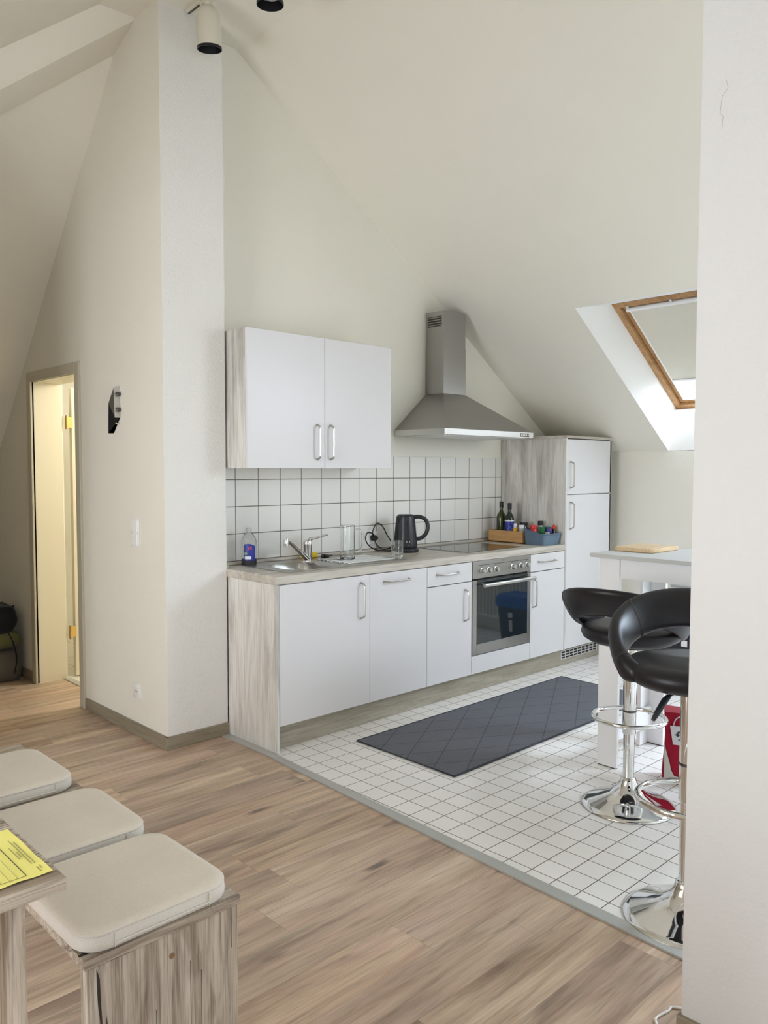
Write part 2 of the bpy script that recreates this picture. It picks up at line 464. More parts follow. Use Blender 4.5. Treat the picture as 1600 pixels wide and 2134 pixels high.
# gable wall behind the kitchen, pillar, wall with the door
bm = BM()
x1 = (3.741-H)/K
poly(bm, [(-.01, YW, 0), (3.3, YW, 0), (3.3, YW, zk(3.3)), (x1, YW, H), (-.01, YW, H)], (0, .06, 0)); struct('wall_back', bm, 'wall')
bm = BM(); box(bm, XL+.002, -.003, YP, .64, 0, H+.03); struct('wall_pillar', bm, 'wall_rough')
bm = BM()
D0, D1, DZ = 1.44, 2.12, 1.945
XI = -.155
box(bm, XL, XI, YP+.001, D0-.01, 0, H+.02); box(bm, XL, XI, D1+.01, 3.45, 0, 2.6); box(bm, XL, XI, D0-.01, D1+.01, DZ+.01, 3.5)
struct('wall_left', bm, 'wall')
# knee wall under the roof light, other outer walls
bm = BM(); box(bm, XK, XK+.08, -5.6, .62, 0, 1.533); struct('wall_right', bm, 'wall')
bm = BM(); box(bm, -.448, -.33, -5.6, -2.272, 0, H+.02, .005, 2); wr = struct('wall_front', bm, 'wall_dimmed')
bm = BM(); box(bm, -.33, 3.3, -3.7, -3.6, 0, 3.7); struct('wall_kitchen_front', bm, 'wall')
bm = BM()
# rear wall of the living room with a wide balcony door opening
box(bm, -4.3, -3.5, -5.7, -5.6, 0, 3.7); box(bm, -.9, -.33, -5.7, -5.6, 0, 3.7); box(bm, -3.5, -.9, -5.7, -5.6, 2.25, 3.7)
struct('wall_rear', bm, 'wall')
bm = BM(); box(bm, -4.3, -4.2, -5.6, -1.85, 0, 1.2); box(bm, -4.3, -4.2, -.35, 3.5, 0, 1.2); box(bm, -4.3, -4.2, -1.85, -.35, 0, .35); struct('wall_knee_left', bm, 'wall')
bm = BM(); box(bm, -4.3, 2.3, 3.4, 3.5, 0, 2.4); struct('wall_far', bm, 'wall')
# ceilings
bm = BM(); box(bm, -.53, x1, -5.6, .8165, H, H+.06); struct('ceiling', bm, 'ceil')
# kitchen slope with the roof light opening
OX0, OX1, OY1, OY0 = 1.984, 3.22, -.37, -1.51
bm = BM()
def slopequad(bm, xa, xb, ya, yb):
    poly(bm, [(xa, ya, zk(xa)), (xb, ya, zk(xb)), (xb, yb, zk(xb)), (xa, yb, zk(xa))], (.02, 0, .05))
slopequad(bm, x1, OX0, -3.65, .6); slopequad(bm, OX0, 3.3, OY1, .6); slopequad(bm, OX0, 3.3, -2.45, OY0); slopequad(bm, OX0, 3.3, -3.65, -3.45); slopequad(bm, 3.05, 3.3, -3.45, -2.45)  # also leaves a second, added opening for the kitchen fill light
struct('ceiling', bm, 'ceil')
# living room slope (mirror side) with two roof light openings
K0 = .6855
def z0(x): return H+K0*(x+.53)
def hipy(x): return .8165+.629*(-.53-x)
bm = BM()
def q0(xa, xb, ya, yb, yc=None, yd=None):
    poly(bm, [(xa, ya, z0(xa)), (xb, yb if yc is None else yc, z0(xb)), (xb, yb, z0(xb)), (xa, yb, z0(xa))], (0, 0, .05))
def quad0(p): poly(bm, [(x, y, z0(x)) for x, y in p], (-.02, 0, .05))
quad0([(-.53, -5.6), (-.53, .8165), (-1.6, hipy(-1.6)), (-1.6, -5.6)])
DY0, DY1, DX = -1.95, -.25, -2.3
quad0([(-1.6, DY1), (-1.6, hipy(-1.6)), (-4.25, hipy(-4.25)), (-4.25, DY1)])
quad0([(-1.6, DY0), (-1.6, DY1), (DX, DY1), (DX, DY0)])
quad0([(-1.6, -5.6), (-1.6, DY0), (-4.25, DY0), (-4.25, -5.6)])
struct('ceiling', bm, 'ceil')
bm = BM(); box(bm, -4.3, DX+.02, DY0-.05, DY1+.05, z0(DX), z0(DX)+.05); struct('ceiling', bm, 'ceil')
bm = BM()
for yy in (DY0-.05, DY1): poly(bm, [(DX, yy, z0(DX)), (-4.25, yy, z0(DX)), (-4.25, yy, z0(-4.25))], (0, .05, 0))
struct('wall_dormer_cheeks', bm, 'wall')
bm = BM(); box(bm, -4.3, -4.2, DY0, -1.85, 1.2, z0(DX)); box(bm, -4.3, -4.2, -.35, DY1, 1.2, z0(DX)); box(bm, -4.3, -4.2, -1.85, -.35, 2.2, z0(DX)); struct('wall_dormer', bm, 'wall')
# added unseen partition, dark plastered to keep light off the far left corner
bm = BM(); box(bm, -1.55, -1.45, .75, 3.45, 0, 2.99); struct('wall_shade_partition', bm, plaster('taupe_plaster', (.36, .335, .285)))
# end slope over the far corner
def z1(y): return 4.51-1.09*y
bm = BM()
poly(bm, [(XI+.02, .8165, H), (-.53, .8165, H), (-4.25, hipy(-4.25), z1(hipy(-4.25))), (-4.25, 3.45, z1(3.45)), (XI+.02, 3.45, z1(3.45))], (0, .03, .05))
struct('ceiling', bm, 'ceil')
# boxed hip rafter that comes out of the wall and runs down the hip
d = Vector((-1, .629, -.745))
bm = BM()
a_ = [Vector((XL, .903, 3.526)), Vector((XL, .667, 3.611)), Vector((XL, .50, 3.83)), Vector((XL, .95, 3.85))]
loft(bm, [[p-d*.1 for p in a_], [p+d*3.6 for p in a_]]); struct('trim_2', bm, 'ceil')
# room behind the door
bm = BM(); box(bm, 2.1, 2.2, .62, 3.4, 0, 2.35); box(bm, XI, 2.1, .62, .66, 0, 2.35); struct('wall_bathroom', bm, 'bathwall')
bm = BM(); box(bm, XI, 2.2, .62, 3.4, 2.3, 2.35); struct('ceiling', bm, 'bathwall')
# skirting boards
bm = BM(); box(bm, XL-.012, -.003, YP-.012, YP+.01, 0, .066, .002, 1); struct('baseboard_pillar', bm, 'skirt')
bm = BM(); box(bm, XL-.0122, XL+.01, YP-.0095, D0-.075, 0, .066, .002, 1); box(bm, XL-.012, XL+.01, D1+.075, 3.4, 0, .066, .002, 1); struct('baseboard_left', bm, 'skirt_y')
bm = BM(); box(bm, -.460, -.44, -5.6, -2.266, 0, .066, .002, 1); struct('baseboard_right', bm, 'skirt_y')
# splashback tiles
bm = BM(); box(bm, 0.0, 2.47, YW-.007, YW+.01, .86, 1.476); struct('trim_3', bm, 'wtile')

# door casing, lining and leaf (door_1)
bm = BM()
cw = .062
box(bm, XL-.014, XL+.012, D0-cw, D0, 0, DZ+cw, .003, 1); box(bm, XL-.014, XL+.012, D1, D1+cw, 0, DZ+cw, .003, 1)
box(bm, XL-.014, XL+.012, D0-.001, D1+.001, DZ, DZ+cw, .003, 1)
dr = struct('door_1', bm, 'casing')
bm = BM(); box(bm, XL, XI-.01, D1, D1+.015, 0, DZ); box(bm, XL, XI-.01, D0-.015, D0, 0, DZ); box(bm, XL, XI-.01, D0, D1, DZ, DZ+.015)
obj('door_lining', bm, 'doorpaint', dr)
bm = BM(); box(bm, XI-.03, XI+.012, D0, D1, 0, .006); obj('threshold', bm, 'strip', dr)
bm = BM(); box(bm, XI+.055, XI+.75, D1+.005, D1+.043, .008, 1.93, .002, 1); leaf = obj('door_leaf', bm, 'doorpaint', dr)
for hz in (1.70, .31):
    bm = BM(); tube(bm, [(XI+.018, D1-.004, hz-.045), (XI+.018, D1-.004, hz+.045)], .008, 10)
    box(bm, XI+.012, XI+.06, D1-.002, D1+.006, hz-.035, hz+.035); obj('hinge', bm, 'brass', leaf)

# ------------------------------------------------------------------ roof light in the kitchen slope (window_1)
T = Vector((2.406, 0, 2.464)); sd = Vector((.8285, 0, -.560)); nd = Vector((.560, 0, .8285)); LL = 1.114
def wp(y, v, w): return T+sd*v+nd*w+Vector((0, y, 0))
def wbox(bm, ya, yb, va, vb, wa, wb):
    poly(bm, [wp(ya, va, wa), wp(yb, va, wa), wp(yb, vb, wa), wp(ya, vb, wa)], nd*(wb-wa))
bm = BM()
side = [(1.984, 2.381), (2.406, 2.464), (3.329, 1.84), (3.22, 1.806), (3.22, 1.53)]
for ya, yb in ((OY1-.002, OY1+.001), (OY0+.002, OY0-.001)):
    poly(bm, [(x, ya, z) for x, z in side], (0, yb-ya, 0))
poly(bm, [(1.984, OY1, 2.381), (2.406, OY1, 2.464), (2.40, OY1, 2.52), (1.96, OY1, 2.44)], (0, OY0-OY1, 0))
poly(bm, [(3.22, OY1, 1.53), (3.22, OY1, 1.806), (3.329, OY1, 1.84), (3.40, OY1, 1.80), (3.36, OY1, 1.53)], (0, OY0-OY1, 0))
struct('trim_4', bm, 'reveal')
def rect_frame(bm, m0, wid, wa, wb):
    ya, yb, va, vb = OY1-m0, OY0+m0, m0, LL-m0
    wbox(bm, ya, ya-wid, va, vb, wa, wb); wbox(bm, yb+wid, yb, va, vb, wa, wb)
    wbox(bm, ya-wid, yb+wid, va, va+wid, wa, wb); wbox(bm, ya-wid, yb+wid, vb-wid, vb, wa, wb)
bm = BM(); rect_frame(bm, 0, .042, -.004, .10); win = struct('window_1', bm, 'pine')
bm = BM(); rect_frame(bm, .046, .034, .022, .09); obj('window_sash', bm, 'pine', win)
bm = BM(); rect_frame(bm, .080, .020, .012, .07); obj('white_rail', bm, 'winwhite', win)
bm = BM(); rect_frame(bm, .100, .016, .055, .085); obj('glazing_bead', bm, 'winwhite', win)
bm = BM(); wbox(bm, OY1-.10, OY0+.10, .10, LL-.10, .07, .078); obj('window_pane', bm, 'pane', win)
bm = BM(); tube(bm, [wp(OY1-.075, .075, .005), wp(OY0+.075, .075, .005)], .016, 12); obj('blind_cassette', bm, 'winwhite', win)
bm = BM(); wbox(bm, OY1-.093, OY0+.093, .08, .80, .0095, .0115); bl = obj('roller_blind', bm, 'blind', win)
bm = BM(); wbox(bm, OY1-.091, OY0+.091, .80, .815, .004, .014); obj('blind_bar', bm, 'silver', bl)
for yy in (OY1-.09, OY1-.38, OY1-.70):
    bm = BM(); wbox(bm, yy, yy-.014, .03, .05, -.012, 0); obj('blind_clip', bm, 'silver', win)

# frames of the windows that light the living room (beside and behind the camera)
bm = BM()
for ya in (-1.85, -1.13, -.41): box(bm, -4.27, -4.21, ya, ya+.06, .35, 2.2)
box(bm, -4.27, -4.21, -1.79, -.41, .35, .41); box(bm, -4.27, -4.21, -1.79, -.41, 2.14, 2.2)
struct('window_2', bm, 'winwhite')
bm = BM()
for xa in (-3.5, -2.24, -.97): box(bm, xa, xa+.07, -5.66, -5.6, 0, 2.25)
box(bm, -3.43, -.97, -5.66, -5.6, 0, .07); box(bm, -3.43, -.97, -5.66, -5.6, 2.18, 2.25)
struct('window_3', bm, 'winwhite')
bm = BM()  # frame of an added, unseen roof window that brightens the kitchen
def fk(xa, xb, ya, yb): poly(bm, [(xa, ya, zk(xa)+.03), (xb, ya, zk(xb)+.03), (xb, yb, zk(xb)+.03), (xa, yb, zk(xa)+.03)], (.03, 0, .06))
fk(OX0, OX0+.06, -3.45, -2.45); fk(2.99, 3.05, -3.45, -2.45); fk(OX0+.06, 2.99, -3.45, -3.39); fk(OX0+.06, 2.99, -2.51, -2.45)
struct('window_fill', bm, 'pine')

# ------------------------------------------------------------------ kitchen run
ZB, ZT, ZD = .835, .875, .132
def handle(th, door, a, b_, out=.032):
    """bow handle from a to b on a front (world points on the front surface)"""
    a, b_ = Vector(a), Vector(b_); d = (b_-a).normalized(); o = Vector((0, -out, 0))
    bm = BM()
    p = [a, a+o*.45+d*.004, a+o+d*.016, a+o+d*.03, (a+b_)/2+o*1.04, b_+o-d*.03, b_+o-d*.016, b_+o*.45-d*.004, b_]
    tube(bm, p, [.0075, .0062, .0055, .005, .005, .005, .0055, .0062, .0075], 8, flat=(1, .75))
    return th.part('handle', bm, 'nickel', door)
def front(th, name, x0, x1, z0_, z1_, y=0, t=.019):
    bm = BM(); box(bm, x0+.0015, x1-.0015, y, y+t, z0_+.0015, z1_-.0015, .0012, 1)
    return th.part(name, bm, 'white')
def carcass(th, x0, x1, z0_, z1_, y0=.020, y1=.555):
    bm = BM(); t = .016
    box(bm, x0+.0008, x0+t, y0, y1, z0_, z1_); box(bm, x1-t, x1-.0008, y0, y1, z0_, z1_); box(bm, x0+t, x1-t, y0, y1, z0_, z0_+t)
    box(bm, x0+t, x1-t, y1-.006, y1, z0_+t, z1_-t); box(bm, x0+t, x1-t, y0, y0+.08, z1_-t, z1_)
    return th.part('body', bm, 'carcass')
t = Thing('base_cabinet', 'white base cabinet under the sink with grey oak end panel and one upright handle', 'cabinet', (.32, .3, 0), 'kitchen base units')
carcass(t, .02, .62, ZD, ZB-.001)
bm = BM(); box(bm, 0, .0198, 0, .42, .002, ZB-.001, .0008, 1); t.part('side_panel', bm, 'kwood_z', label='light grey oak end panel')
dd = front(t, 'door', .02, .62, ZD, ZB-.004); handle(t, dd, (.555, 0, .792), (.555, 0, .602))
t = Thing('base_cabinet', 'white base cabinet with one long door and level handle, right of the sink cabinet', 'cabinet', (.845, .3, 0), 'kitchen base units')
carcass(t, .62, 1.07, ZD, ZB-.001)
dd = front(t, 'door', .62, 1.07, ZD, ZB-.004); handle(t, dd, (.725, 0, .782), (.915, 0, .782))
t = Thing('base_cabinet', 'white base cabinet with drawer above door, directly left of the oven', 'cabinet', (1.27, .3, 0), 'kitchen base units')
carcass(t, 1.07, 1.47, ZD, ZB-.001)
dd = front(t, 'drawer', 1.07, 1.47, .713, ZB-.004); handle(t, dd, (1.15, 0, .78), (1.34, 0, .78))
dd = front(t, 'door', 1.07, 1.47, ZD, .711); handle(t, dd, (1.405, 0, .667), (1.405, 0, .477))
t = Thing('base_cabinet', 'narrow white base cabinet with drawer and door between oven and tall cabinet', 'cabinet', (2.27, .3, 0), 'kitchen base units')
carcass(t, 2.07, 2.469, ZD, ZB-.001)
dd = front(t, 'drawer', 2.07, 2.469, .713, ZB-.004); handle(t, dd, (2.155, 0, .778), (2.345, 0, .778))
dd = front(t, 'door', 2.07, 2.469, ZD, .711); handle(t, dd, (2.10, 0, .667), (2.10, 0, .477))
t = Thing('oven_housing', 'low white blank panel of the oven housing beneath the oven', 'cabinet', (1.77, .3, 0))
bm = BM(); box(bm, 1.4705, 1.486, .02, .555, ZD, ZB-.001); box(bm, 2.054, 2.0695, .02, .555, ZD, ZB-.001); box(bm, 1.486, 2.054, .02, .555, ZD, ZD+.016)
t.part('body', bm, 'carcass'); front(t, 'front_panel', 1.47, 2.07, ZD, .246)
# tall cabinet
t = Thing('tall_cabinet', 'tall white two-door fridge cabinet with grey oak side, right end of the kitchen', 'cabinet', (2.77, .3, 0))
bm = BM(); box(bm, 2.4705, 2.489, .0, .558, ZD, 1.613, .0008, 1); box(bm, 3.05, 3.068, .0, .558, ZD, 1.613, .0008, 1); tube(bm, [(2.52, .12, 0), (2.52, .12, ZD)], .02, 12); tube(bm, [(3.0, .12, 0), (3.0, .12, ZD)], .02, 12); tube(bm, [(2.52, .5, 0), (2.52, .5, ZD)], .02, 12); tube(bm, [(3.0, .5, 0), (3.0, .5, ZD)], .02, 12); sp = t.part('side_panel', bm, 'kwood_z', label='light grey oak side panels')
bm = BM(); box(bm, 2.4705, 3.07, -.004, .558, 1.6135, 1.6325, .0008, 1); t.part('top_panel', bm, 'kwood_x', label='light grey oak top board')
bm = BM(); box(bm, 2.49, 3.049, .022, .555, ZD, 1.61); t.part('body', bm, 'carcass')
dd = front(t, 'door', 2.486, 3.068, 1.222, 1.608); handle(t, dd, (2.525, 0, 1.45), (2.525, 0, 1.265))
dd = front(t, 'door', 2.486, 3.068, ZD, 1.219); handle(t, dd, (2.53, 0, 1.168), (2.53, 0, .98))
# plinth
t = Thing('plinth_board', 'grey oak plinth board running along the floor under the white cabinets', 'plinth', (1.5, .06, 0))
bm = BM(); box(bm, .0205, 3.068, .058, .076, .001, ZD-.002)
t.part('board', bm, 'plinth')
bm = BM(); box(bm, 2.52, 3.0, .0555, .0578, .042, .105, .0006, 1); g = t.part('vent_grille', bm, 'silver')
bm = BM()
for i in range(9):
    for j in range(3): box(bm, 2.532+i*.052, 2.532+i*.052+.040, .0545, .0556, .048+j*.019, .048+j*.019+.012)
t.part('vent_slots', bm, 'darkgap', g, label='dark slots')
# worktop with cut-outs for sink bowl
t = Thing('worktop', 'light grey oak kitchen worktop with matching raised rear edge', 'worktop', (1.23, .28, ZB))
bm = BM()
SX0, SX1, SY0, SY1 = .20, .50, .10, .42
YB = .556
for a in ((0, SX0, -.004, YB), (SX1, 2.4695, -.004, YB), (SX0, SX1, -.004, SY0), (SX0, SX1, SY1, YB)): box(bm, *a, ZB, ZT)
t.part('top', bm, 'kwood_x')
bm = BM(); box(bm, 0, 2.4695, .535, YB, ZT, .892, .006, 3); box(bm, 0.0, .014, .43, .535, ZT, .892, .004, 2); t.part('upstand', bm, 'kwood_x')
# sink
t = Thing('kitchen_sink', 'stainless steel sink with round-cornered bowl and ribbed drainer set in the worktop', 'sink', (.55, .28, ZT))
bm = BM()
def rr3(x0, x1, y0, y1, r, z, n=6): return [(x, y, z) for x, y in rrect(x0, x1, y0, y1, r, n)]
ox0, ox1, oy0, oy1 = .125, .975, .062, .50
outer0 = rr3(ox0, ox1, oy0, oy1, .02, ZT+.0005); outer1 = rr3(ox0+.003, ox1-.003, oy0+.003, oy1-.003, .02, ZT+.004)
lip = rr3(ox0+.02, ox1-.02, oy0+.018, oy1-.018, .02, ZT+.0035)
bx = (SX0+.004, SX1-.004, SY0+.004, SY1-.004)
# rim plate with a hole for the bowl
O = [bm.verts.new(p) for p in outer1]; O0 = [bm.verts.new(p) for p in outer0]
n = len(O)
for i in range(n): bm.faces.new((O0[i], O0[(i+1) % n], O[(i+1) % n], O[i]))
I = [bm.verts.new(p) for p in rr3(*bx, .09, ZT+.002)]
# order: both rings start at the +x+y corner and run the same way
for i in range(n):
    bm.faces.new((O[i], O[(i+1) % n], I[(i+1) % n], I[i]))
t.part('rim', bm, 'sinksteel')
bm = BM(); rings = []
for dz, ins, r in ((.002, 0, .09), (-.006, .004, .09), (-.06, .012, .09), (-.12, .02, .09), (-.138, .035, .085), (-.145, .06, .06)):
    rings.append(rr3(bx[0]+ins, bx[1]-ins, bx[2]+ins, bx[3]-ins, r, ZT+dz))
R = [[bm.verts.new(Vector(p)) for p in r] for r in rings]
for A, B in zip(R, R[1:]):
    for k in range(len(A)): bm.faces.new((A[k], A[(k+1) % len(A)], B[(k+1) % len(A)], B[k]))
bm.faces.new(R[-1]); bowl = t.part('bowl', bm, 'sinksteel')
bm = BM(); lathe(bm, [(.0, -.143), (.03, -.143), (.034, -.1445), (.034, -.1449)], (.35, .26, ZT), 24); t.part('drain', bm, 'chrome', bowl)
bm = BM()
for i in range(8):
    y = .14+i*.036
    tube(bm, [(.58, y, ZT+.0035), (.60, y, ZT+.0055), (.93, y, ZT+.0055), (.95, y, ZT+.0035)], .005, 8)
t.part('drainer_ribs', bm, 'sinksteel')
# tap
t = Thing('kitchen_tap', 'chrome single-lever mixer tap with slanting spout at the sink', 'tap', (.46, .335, ZT+.003))
bm = BM(); lathe(bm, [(.0, 0), (.029, 0), (.029, .006), (.024, .012), (.0235, .095), (.025, .10), (.0255, .112), (.022, .124), (.012, .130), (0, .131)], (.46, .335, ZT+.003), 28); body = t.part('body', bm, 'chrome')
bm = BM()
tube(bm, [(.448, .325, .900), (.43, .315, .912), (.36, .28, .955), (.262, .228, 1.008), (.235, .213, 1.020), (.218, .205, 1.022)], [.016, .015, .012, .0105, .0105, .011], 16)
sp = t.part('spout', bm, 'chrome')
bm = BM(); tube(bm, [(.214, .203, 1.036), (.214, .203, 1.03), (.214, .203, 1.0), (.214, .203, .994)], [.011, .0135, .0135, .012], 16); t.part('aerator', bm, 'chrome', sp)
bm = BM(); tube(bm, [(.462, .334, .998), (.475, .332, 1.010), (.50, .325, 1.012), (.555, .31, 1.026), (.575, .305, 1.030)], [.018, .014, .009, .008, .010], 12, flat=(1, .7)); t.part('lever', bm, 'chrome')
# hob
t = Thing('ceramic_hob', 'flat black ceramic hob with steel rim in the worktop', 'hob', (1.79, .3, ZT))
bm = BM(); box(bm, 1.505, 2.085, .055, .53, ZT, ZT+.004, .001, 1); t.part('frame', bm, 'steel_light')
bm = BM(); box(bm, 1.513, 2.077, .063, .522, ZT+.002, ZT+.006, .001, 1); gl_ = t.part('glass_top', bm, 'blackglass')
# oven
t = Thing('built_in_oven', 'built-in stainless steel oven with black glass door and six knobs', 'oven', (1.77, .25, .25))
bm = BM(); box(bm, 1.488, 2.052, .012, .52, .252, .832); t.part('body', bm, 'darkgap')
bm = BM(); box(bm, 1.472, 2.068, -.004, .012, .724, .834, .0015, 1); cp = t.part('control_panel', bm, 'steel')
bm = BM(); box(bm, 1.52, 2.035, -.0046, -.0035, .803, .8055)
for x in (1.557, 1.622, 1.694, 1.864, 1.953, 2.019): box(bm, x-.0008, x+.0008, -.0046, -.0035, .79, .8035)
t.part('dial_scale', bm, 'ink', cp)
bm = BM(); box(bm, 1.755, 1.785, -.0046, -.0035, .818, .822); t.part('maker_mark', bm, 'ink', cp)
for x in (1.557, 1.622, 1.694, 1.864, 1.953, 2.019):
    bm = BM(); tube(bm, [(x, -.004, .770), (x, -.010, .770), (x, -.012, .770), (x, -.030, .770), (x, -.032, .770)], [.019, .019, .0155, .0140, .012], 24)
    kb = t.part('knob', bm, 'steel_light')
bm = BM()
box(bm, 1.472, 1.512, -.004, .011, .250, .712, .0015, 1); box(bm, 2.034, 2.068, -.004, .011, .250, .712, .0015, 1); box(bm, 1.512, 2.034, -.004, .011, .250, .315)
dr_ = t.part('door', bm, 'steel')
bm = BM(); box(bm, 1.512, 2.034, -.003, .008, .315, .715); t.part('door_glass', bm, 'ovenglass', dr_)
bm = BM(); tube(bm, [(1.535, -.047, .683), (2.06, -.047, .683)], .0115, 20); hb = t.part('handle_bar', bm, 'steel_light', dr_)
for x in (1.56, 2.035):
    bm = BM(); tube(bm, [(x, -.003, .69), (x, -.047, .683)], .006, 10); t.part('handle_post', bm, 'steel_light', dr_)
# wall cabinet
t = Thing('wall_cabinet', 'white two-door wall cabinet with grey oak side hanging above the sink', 'cabinet', (.517, .4, 1.399))
bm = BM(); box(bm, .012, .030, .2705, .558, 1.399, 2.105, .0008, 1); t.part('side_panel', bm, 'kwood_z', label='light grey oak side panel')
bm = BM(); box(bm, .0305, 1.021, .271, .558, 1.400, 2.104); t.part('body', bm, 'carcass')
for xa, xb, hx in ((.012, .517, .470), (.517, 1.0226, .565)):
    dd = front(t, 'door', xa, xb, 1.3985, 2.1055, .2509)
    bm = BM()
    a, b_ = Vector((hx-.008, .2509, 1.635)), Vector((hx-.008, .2509, 1.447)); o = Vector((0, -.03, 0)); d_ = Vector((0, 0, -1))
    tube(bm, [a, a+o*.45+d_*.004, a+o+d_*.016, a+o+d_*.03, (a+b_)/2+o*1.04, b_+o-d_*.03, b_+o-d_*.016, b_+o*.45-d_*.004, b_], [.0075, .0062, .0055, .005, .005, .005, .0055, .0062, .0075], 8, flat=(1, .75))
    t.part('handle', bm, 'nickel', dd)
# cooker hood
t = Thing('cooker_hood', 'stainless steel chimney cooker hood on the wall above the hob', 'cooker hood', (1.81, .5, 1.608))
yf = .1314; xa, xb = 1.358, 2.268
cx0, cx1, cy = 1.648, 1.868, .402
bm = BM()
low = [(xa, YW-.002, 1.609), (xa, yf, 1.609), (xb, yf, 1.609), (xb, YW-.002, 1.609)]
mid = [(x, y, 1.647) for x, y, z in low]
top = [(cx0, YW-.002, 1.893), (cx0, cy, 1.893), (cx1, cy, 1.893), (cx1, YW-.002, 1.893)]
R = [[bm.verts.new(p) for p in r] for r in (mid, top)]
for k in range(4): bm.faces.new((R[0][k], R[0][(k+1) % 4], R[1][(k+1) % 4], R[1][k]))
bm.faces.new(R[0][::-1]); bm.faces.new(R[1])
t.part('canopy', bm, 'steel')
bm = BM(); box(bm, xa, xb, yf, YW-.002, 1.609, 1.647, .001, 1); rim = t.part('canopy_rim', bm, 'steel_light')
bm = BM(); box(bm, xa+.04, xb-.04, yf+.04, YW-.05, 1.604, 1.610); t.part('grease_filter', bm, 'silver')
bm = BM(); box(bm, cx0, cx1, cy, YW-.002, 1.894, 2.20); ch = t.part('chimney', bm, 'steel')
bm = BM(); box(bm, cx0+.002, cx1-.002, cy+.002, YW-.002, 2.20, 2.432); cu = t.part('chimney_top', bm, 'steel')
bm = BM(); box(bm, cx0-.0005, cx0+.004, .425, .545, 2.335, 2.40); g = t.part('vent', bm, 'grille', cu)
bm = BM()
for i in range(4): box(bm, cx0-.003, cx0+.001, .425, .545, 2.341+i*.016, 2.346+i*.016)
t.part('vent_slat', bm, 'steel', g)
bm = BM()
for i in range(5): tube(bm, [(2.13+i*.019, yf-.003, 1.628), (2.13+i*.019, yf+.003, 1.628)], .0058, 12)
t.part('control_button', bm, 'silver', rim)
bm = BM(); box(bm, 2.118, 2.218, yf-.0008, yf+.003, 1.617, 1.639); t.part('button_panel', bm, 'grille', rim)

# ------------------------------------------------------------------ small things on the worktop
# washing-up liquid
t = Thing('dish_soap_bottle', 'clear bottle with blue washing-up liquid and blue label, left end of the worktop', 'bottle', (.17, .475, ZT), local=True, rotz=-.78)
prof = [(0, .002), (.038, .002), (.041, .008), (.041, .11), (.040, .135), (.036, .15), (.022, .172), (.013, .178), (.0125, .185), (0, .185)]
bm = BM(); lathe(bm, prof, (0, 0, 0), 32, 1, .58); t.part('bottle', bm, 'pet')
bm = BM(); lathe(bm, [(0, .004), (.036, .004), (.0392, .009), (.0392, .038), (0, .038)], (0, 0, 0), 32, 1, .56); t.part('liquid', bm, 'liquid')
bm = BM(); lathe(bm, [(0, .181), (.0145, .181), (.0145, .200), (.0125, .204), (0, .204)], (0, 0, 0), 24); t.part('cap', bm, 'clearcap')
bm = BM()
def lab(bm, pts, r=.0425, sy=.58):
    """label wrapped on the camera side: pts are (angle deg from front, z)"""
    vs = [bm.verts.new((r*math.cos(math.radians(-90+a)), r*sy*math.sin(math.radians(-90+a))-.0005, z)) for a, z in pts]
    bm.faces.new(vs)
for a in range(-32, 56, 8):
    top_ = lambda q: .095+.024*math.cos(math.radians(q*1.1))
    lab(bm, [(a, .028), (a+8, .028), (a+8, top_(a+8)), (a, top_(a))])
lb = t.part('label', bm, 'label_blue')
bm = BM()
for a in range(-26, 22, 8): lab(bm, [(a, .036), (a+8, .036), (a+8, .052), (a, .052)], .0432)
t.part('white_panel', bm, 'label_white', lb)
bm = BM(); lab(bm, [(-18+11*math.cos(q*PI/6), .066+.008*math.sin(q*PI/6)) for q in range(12)], .0434); t.part('sticker', bm, 'greendot', lb)
def text_mesh(s, size, ext=.0004):
    cu_ = bpy.data.curves.new('txt', 'FONT'); cu_.body = s; cu_.size = size; cu_.extrude = ext; cu_.align_x = 'CENTER'; cu_.resolution_u = 3
    o = bpy.data.objects.new('txt', cu_); C.objects.link(o)
    bpy.context.view_layer.update()
    me = bpy.data.meshes.new_from_object(o.evaluated_get(bpy.context.evaluated_depsgraph_get()))
    bpy.data.objects.remove(o); return me
me = text_mesh('Jill', .024); bm = BM(); bm.from_mesh(me)
for v in bm.verts:
    x_, y_, z_ = v.co; a = x_/.040+.22
    v.co = Vector((.0438*math.sin(a), -.0438*.58*math.cos(a)-.0006-z_, .088+y_))
t.part('lettering', bm, 'pinkred', lb)
# sponge, clip
bm = BM(); box(bm, .555, .665, .495, .53, ZT+.0042, ZT+.034, .007, 3); single('sponge', bm, 'yellow', 'yellow sponge lying behind the chrome tap', 'sponge', (.61, .51, ZT+.004))
bm = BM(); box(bm, .675, .735, .47, .486, ZT+.004, ZT+.018, .004, 2); box(bm, .69, .715, .455, .50, ZT+.006, ZT+.022, .004, 2); tube(bm, [(.735, .478, ZT+.012), (.76, .482, ZT+.012)], .003, 8)
single('clip', bm, 'black', 'small black clip lying on the drainer right of the tap', 'clip', (.70, .478, ZT+.004))
# pitcher
zr = ZT+.0108
t = Thing('glass_pitcher', 'tall clear glass pitcher with handle standing on the sink drainer', 'pitcher', (.70, .275, zr))
bm = BM(); lathe(bm, [(0, 0), (.040, 0), (.043, .003), (.043, .19), (.0415, .192), (.040, .19), (.040, .014), (.037, .010), (0, .010)], (.70, .275, zr), 36); t.part('jug', bm, 'glass')
bm = BM(); tube(bm, smooth_path([(.738, .245, zr+.165), (.752, .236, zr+.168), (.768, .228, zr+.155), (.772, .226, zr+.11), (.766, .228, zr+.06), (.745, .240, zr+.045), (.737, .246, zr+.045)], 5), .0055, 10); t.part('handle', bm, 'glass')
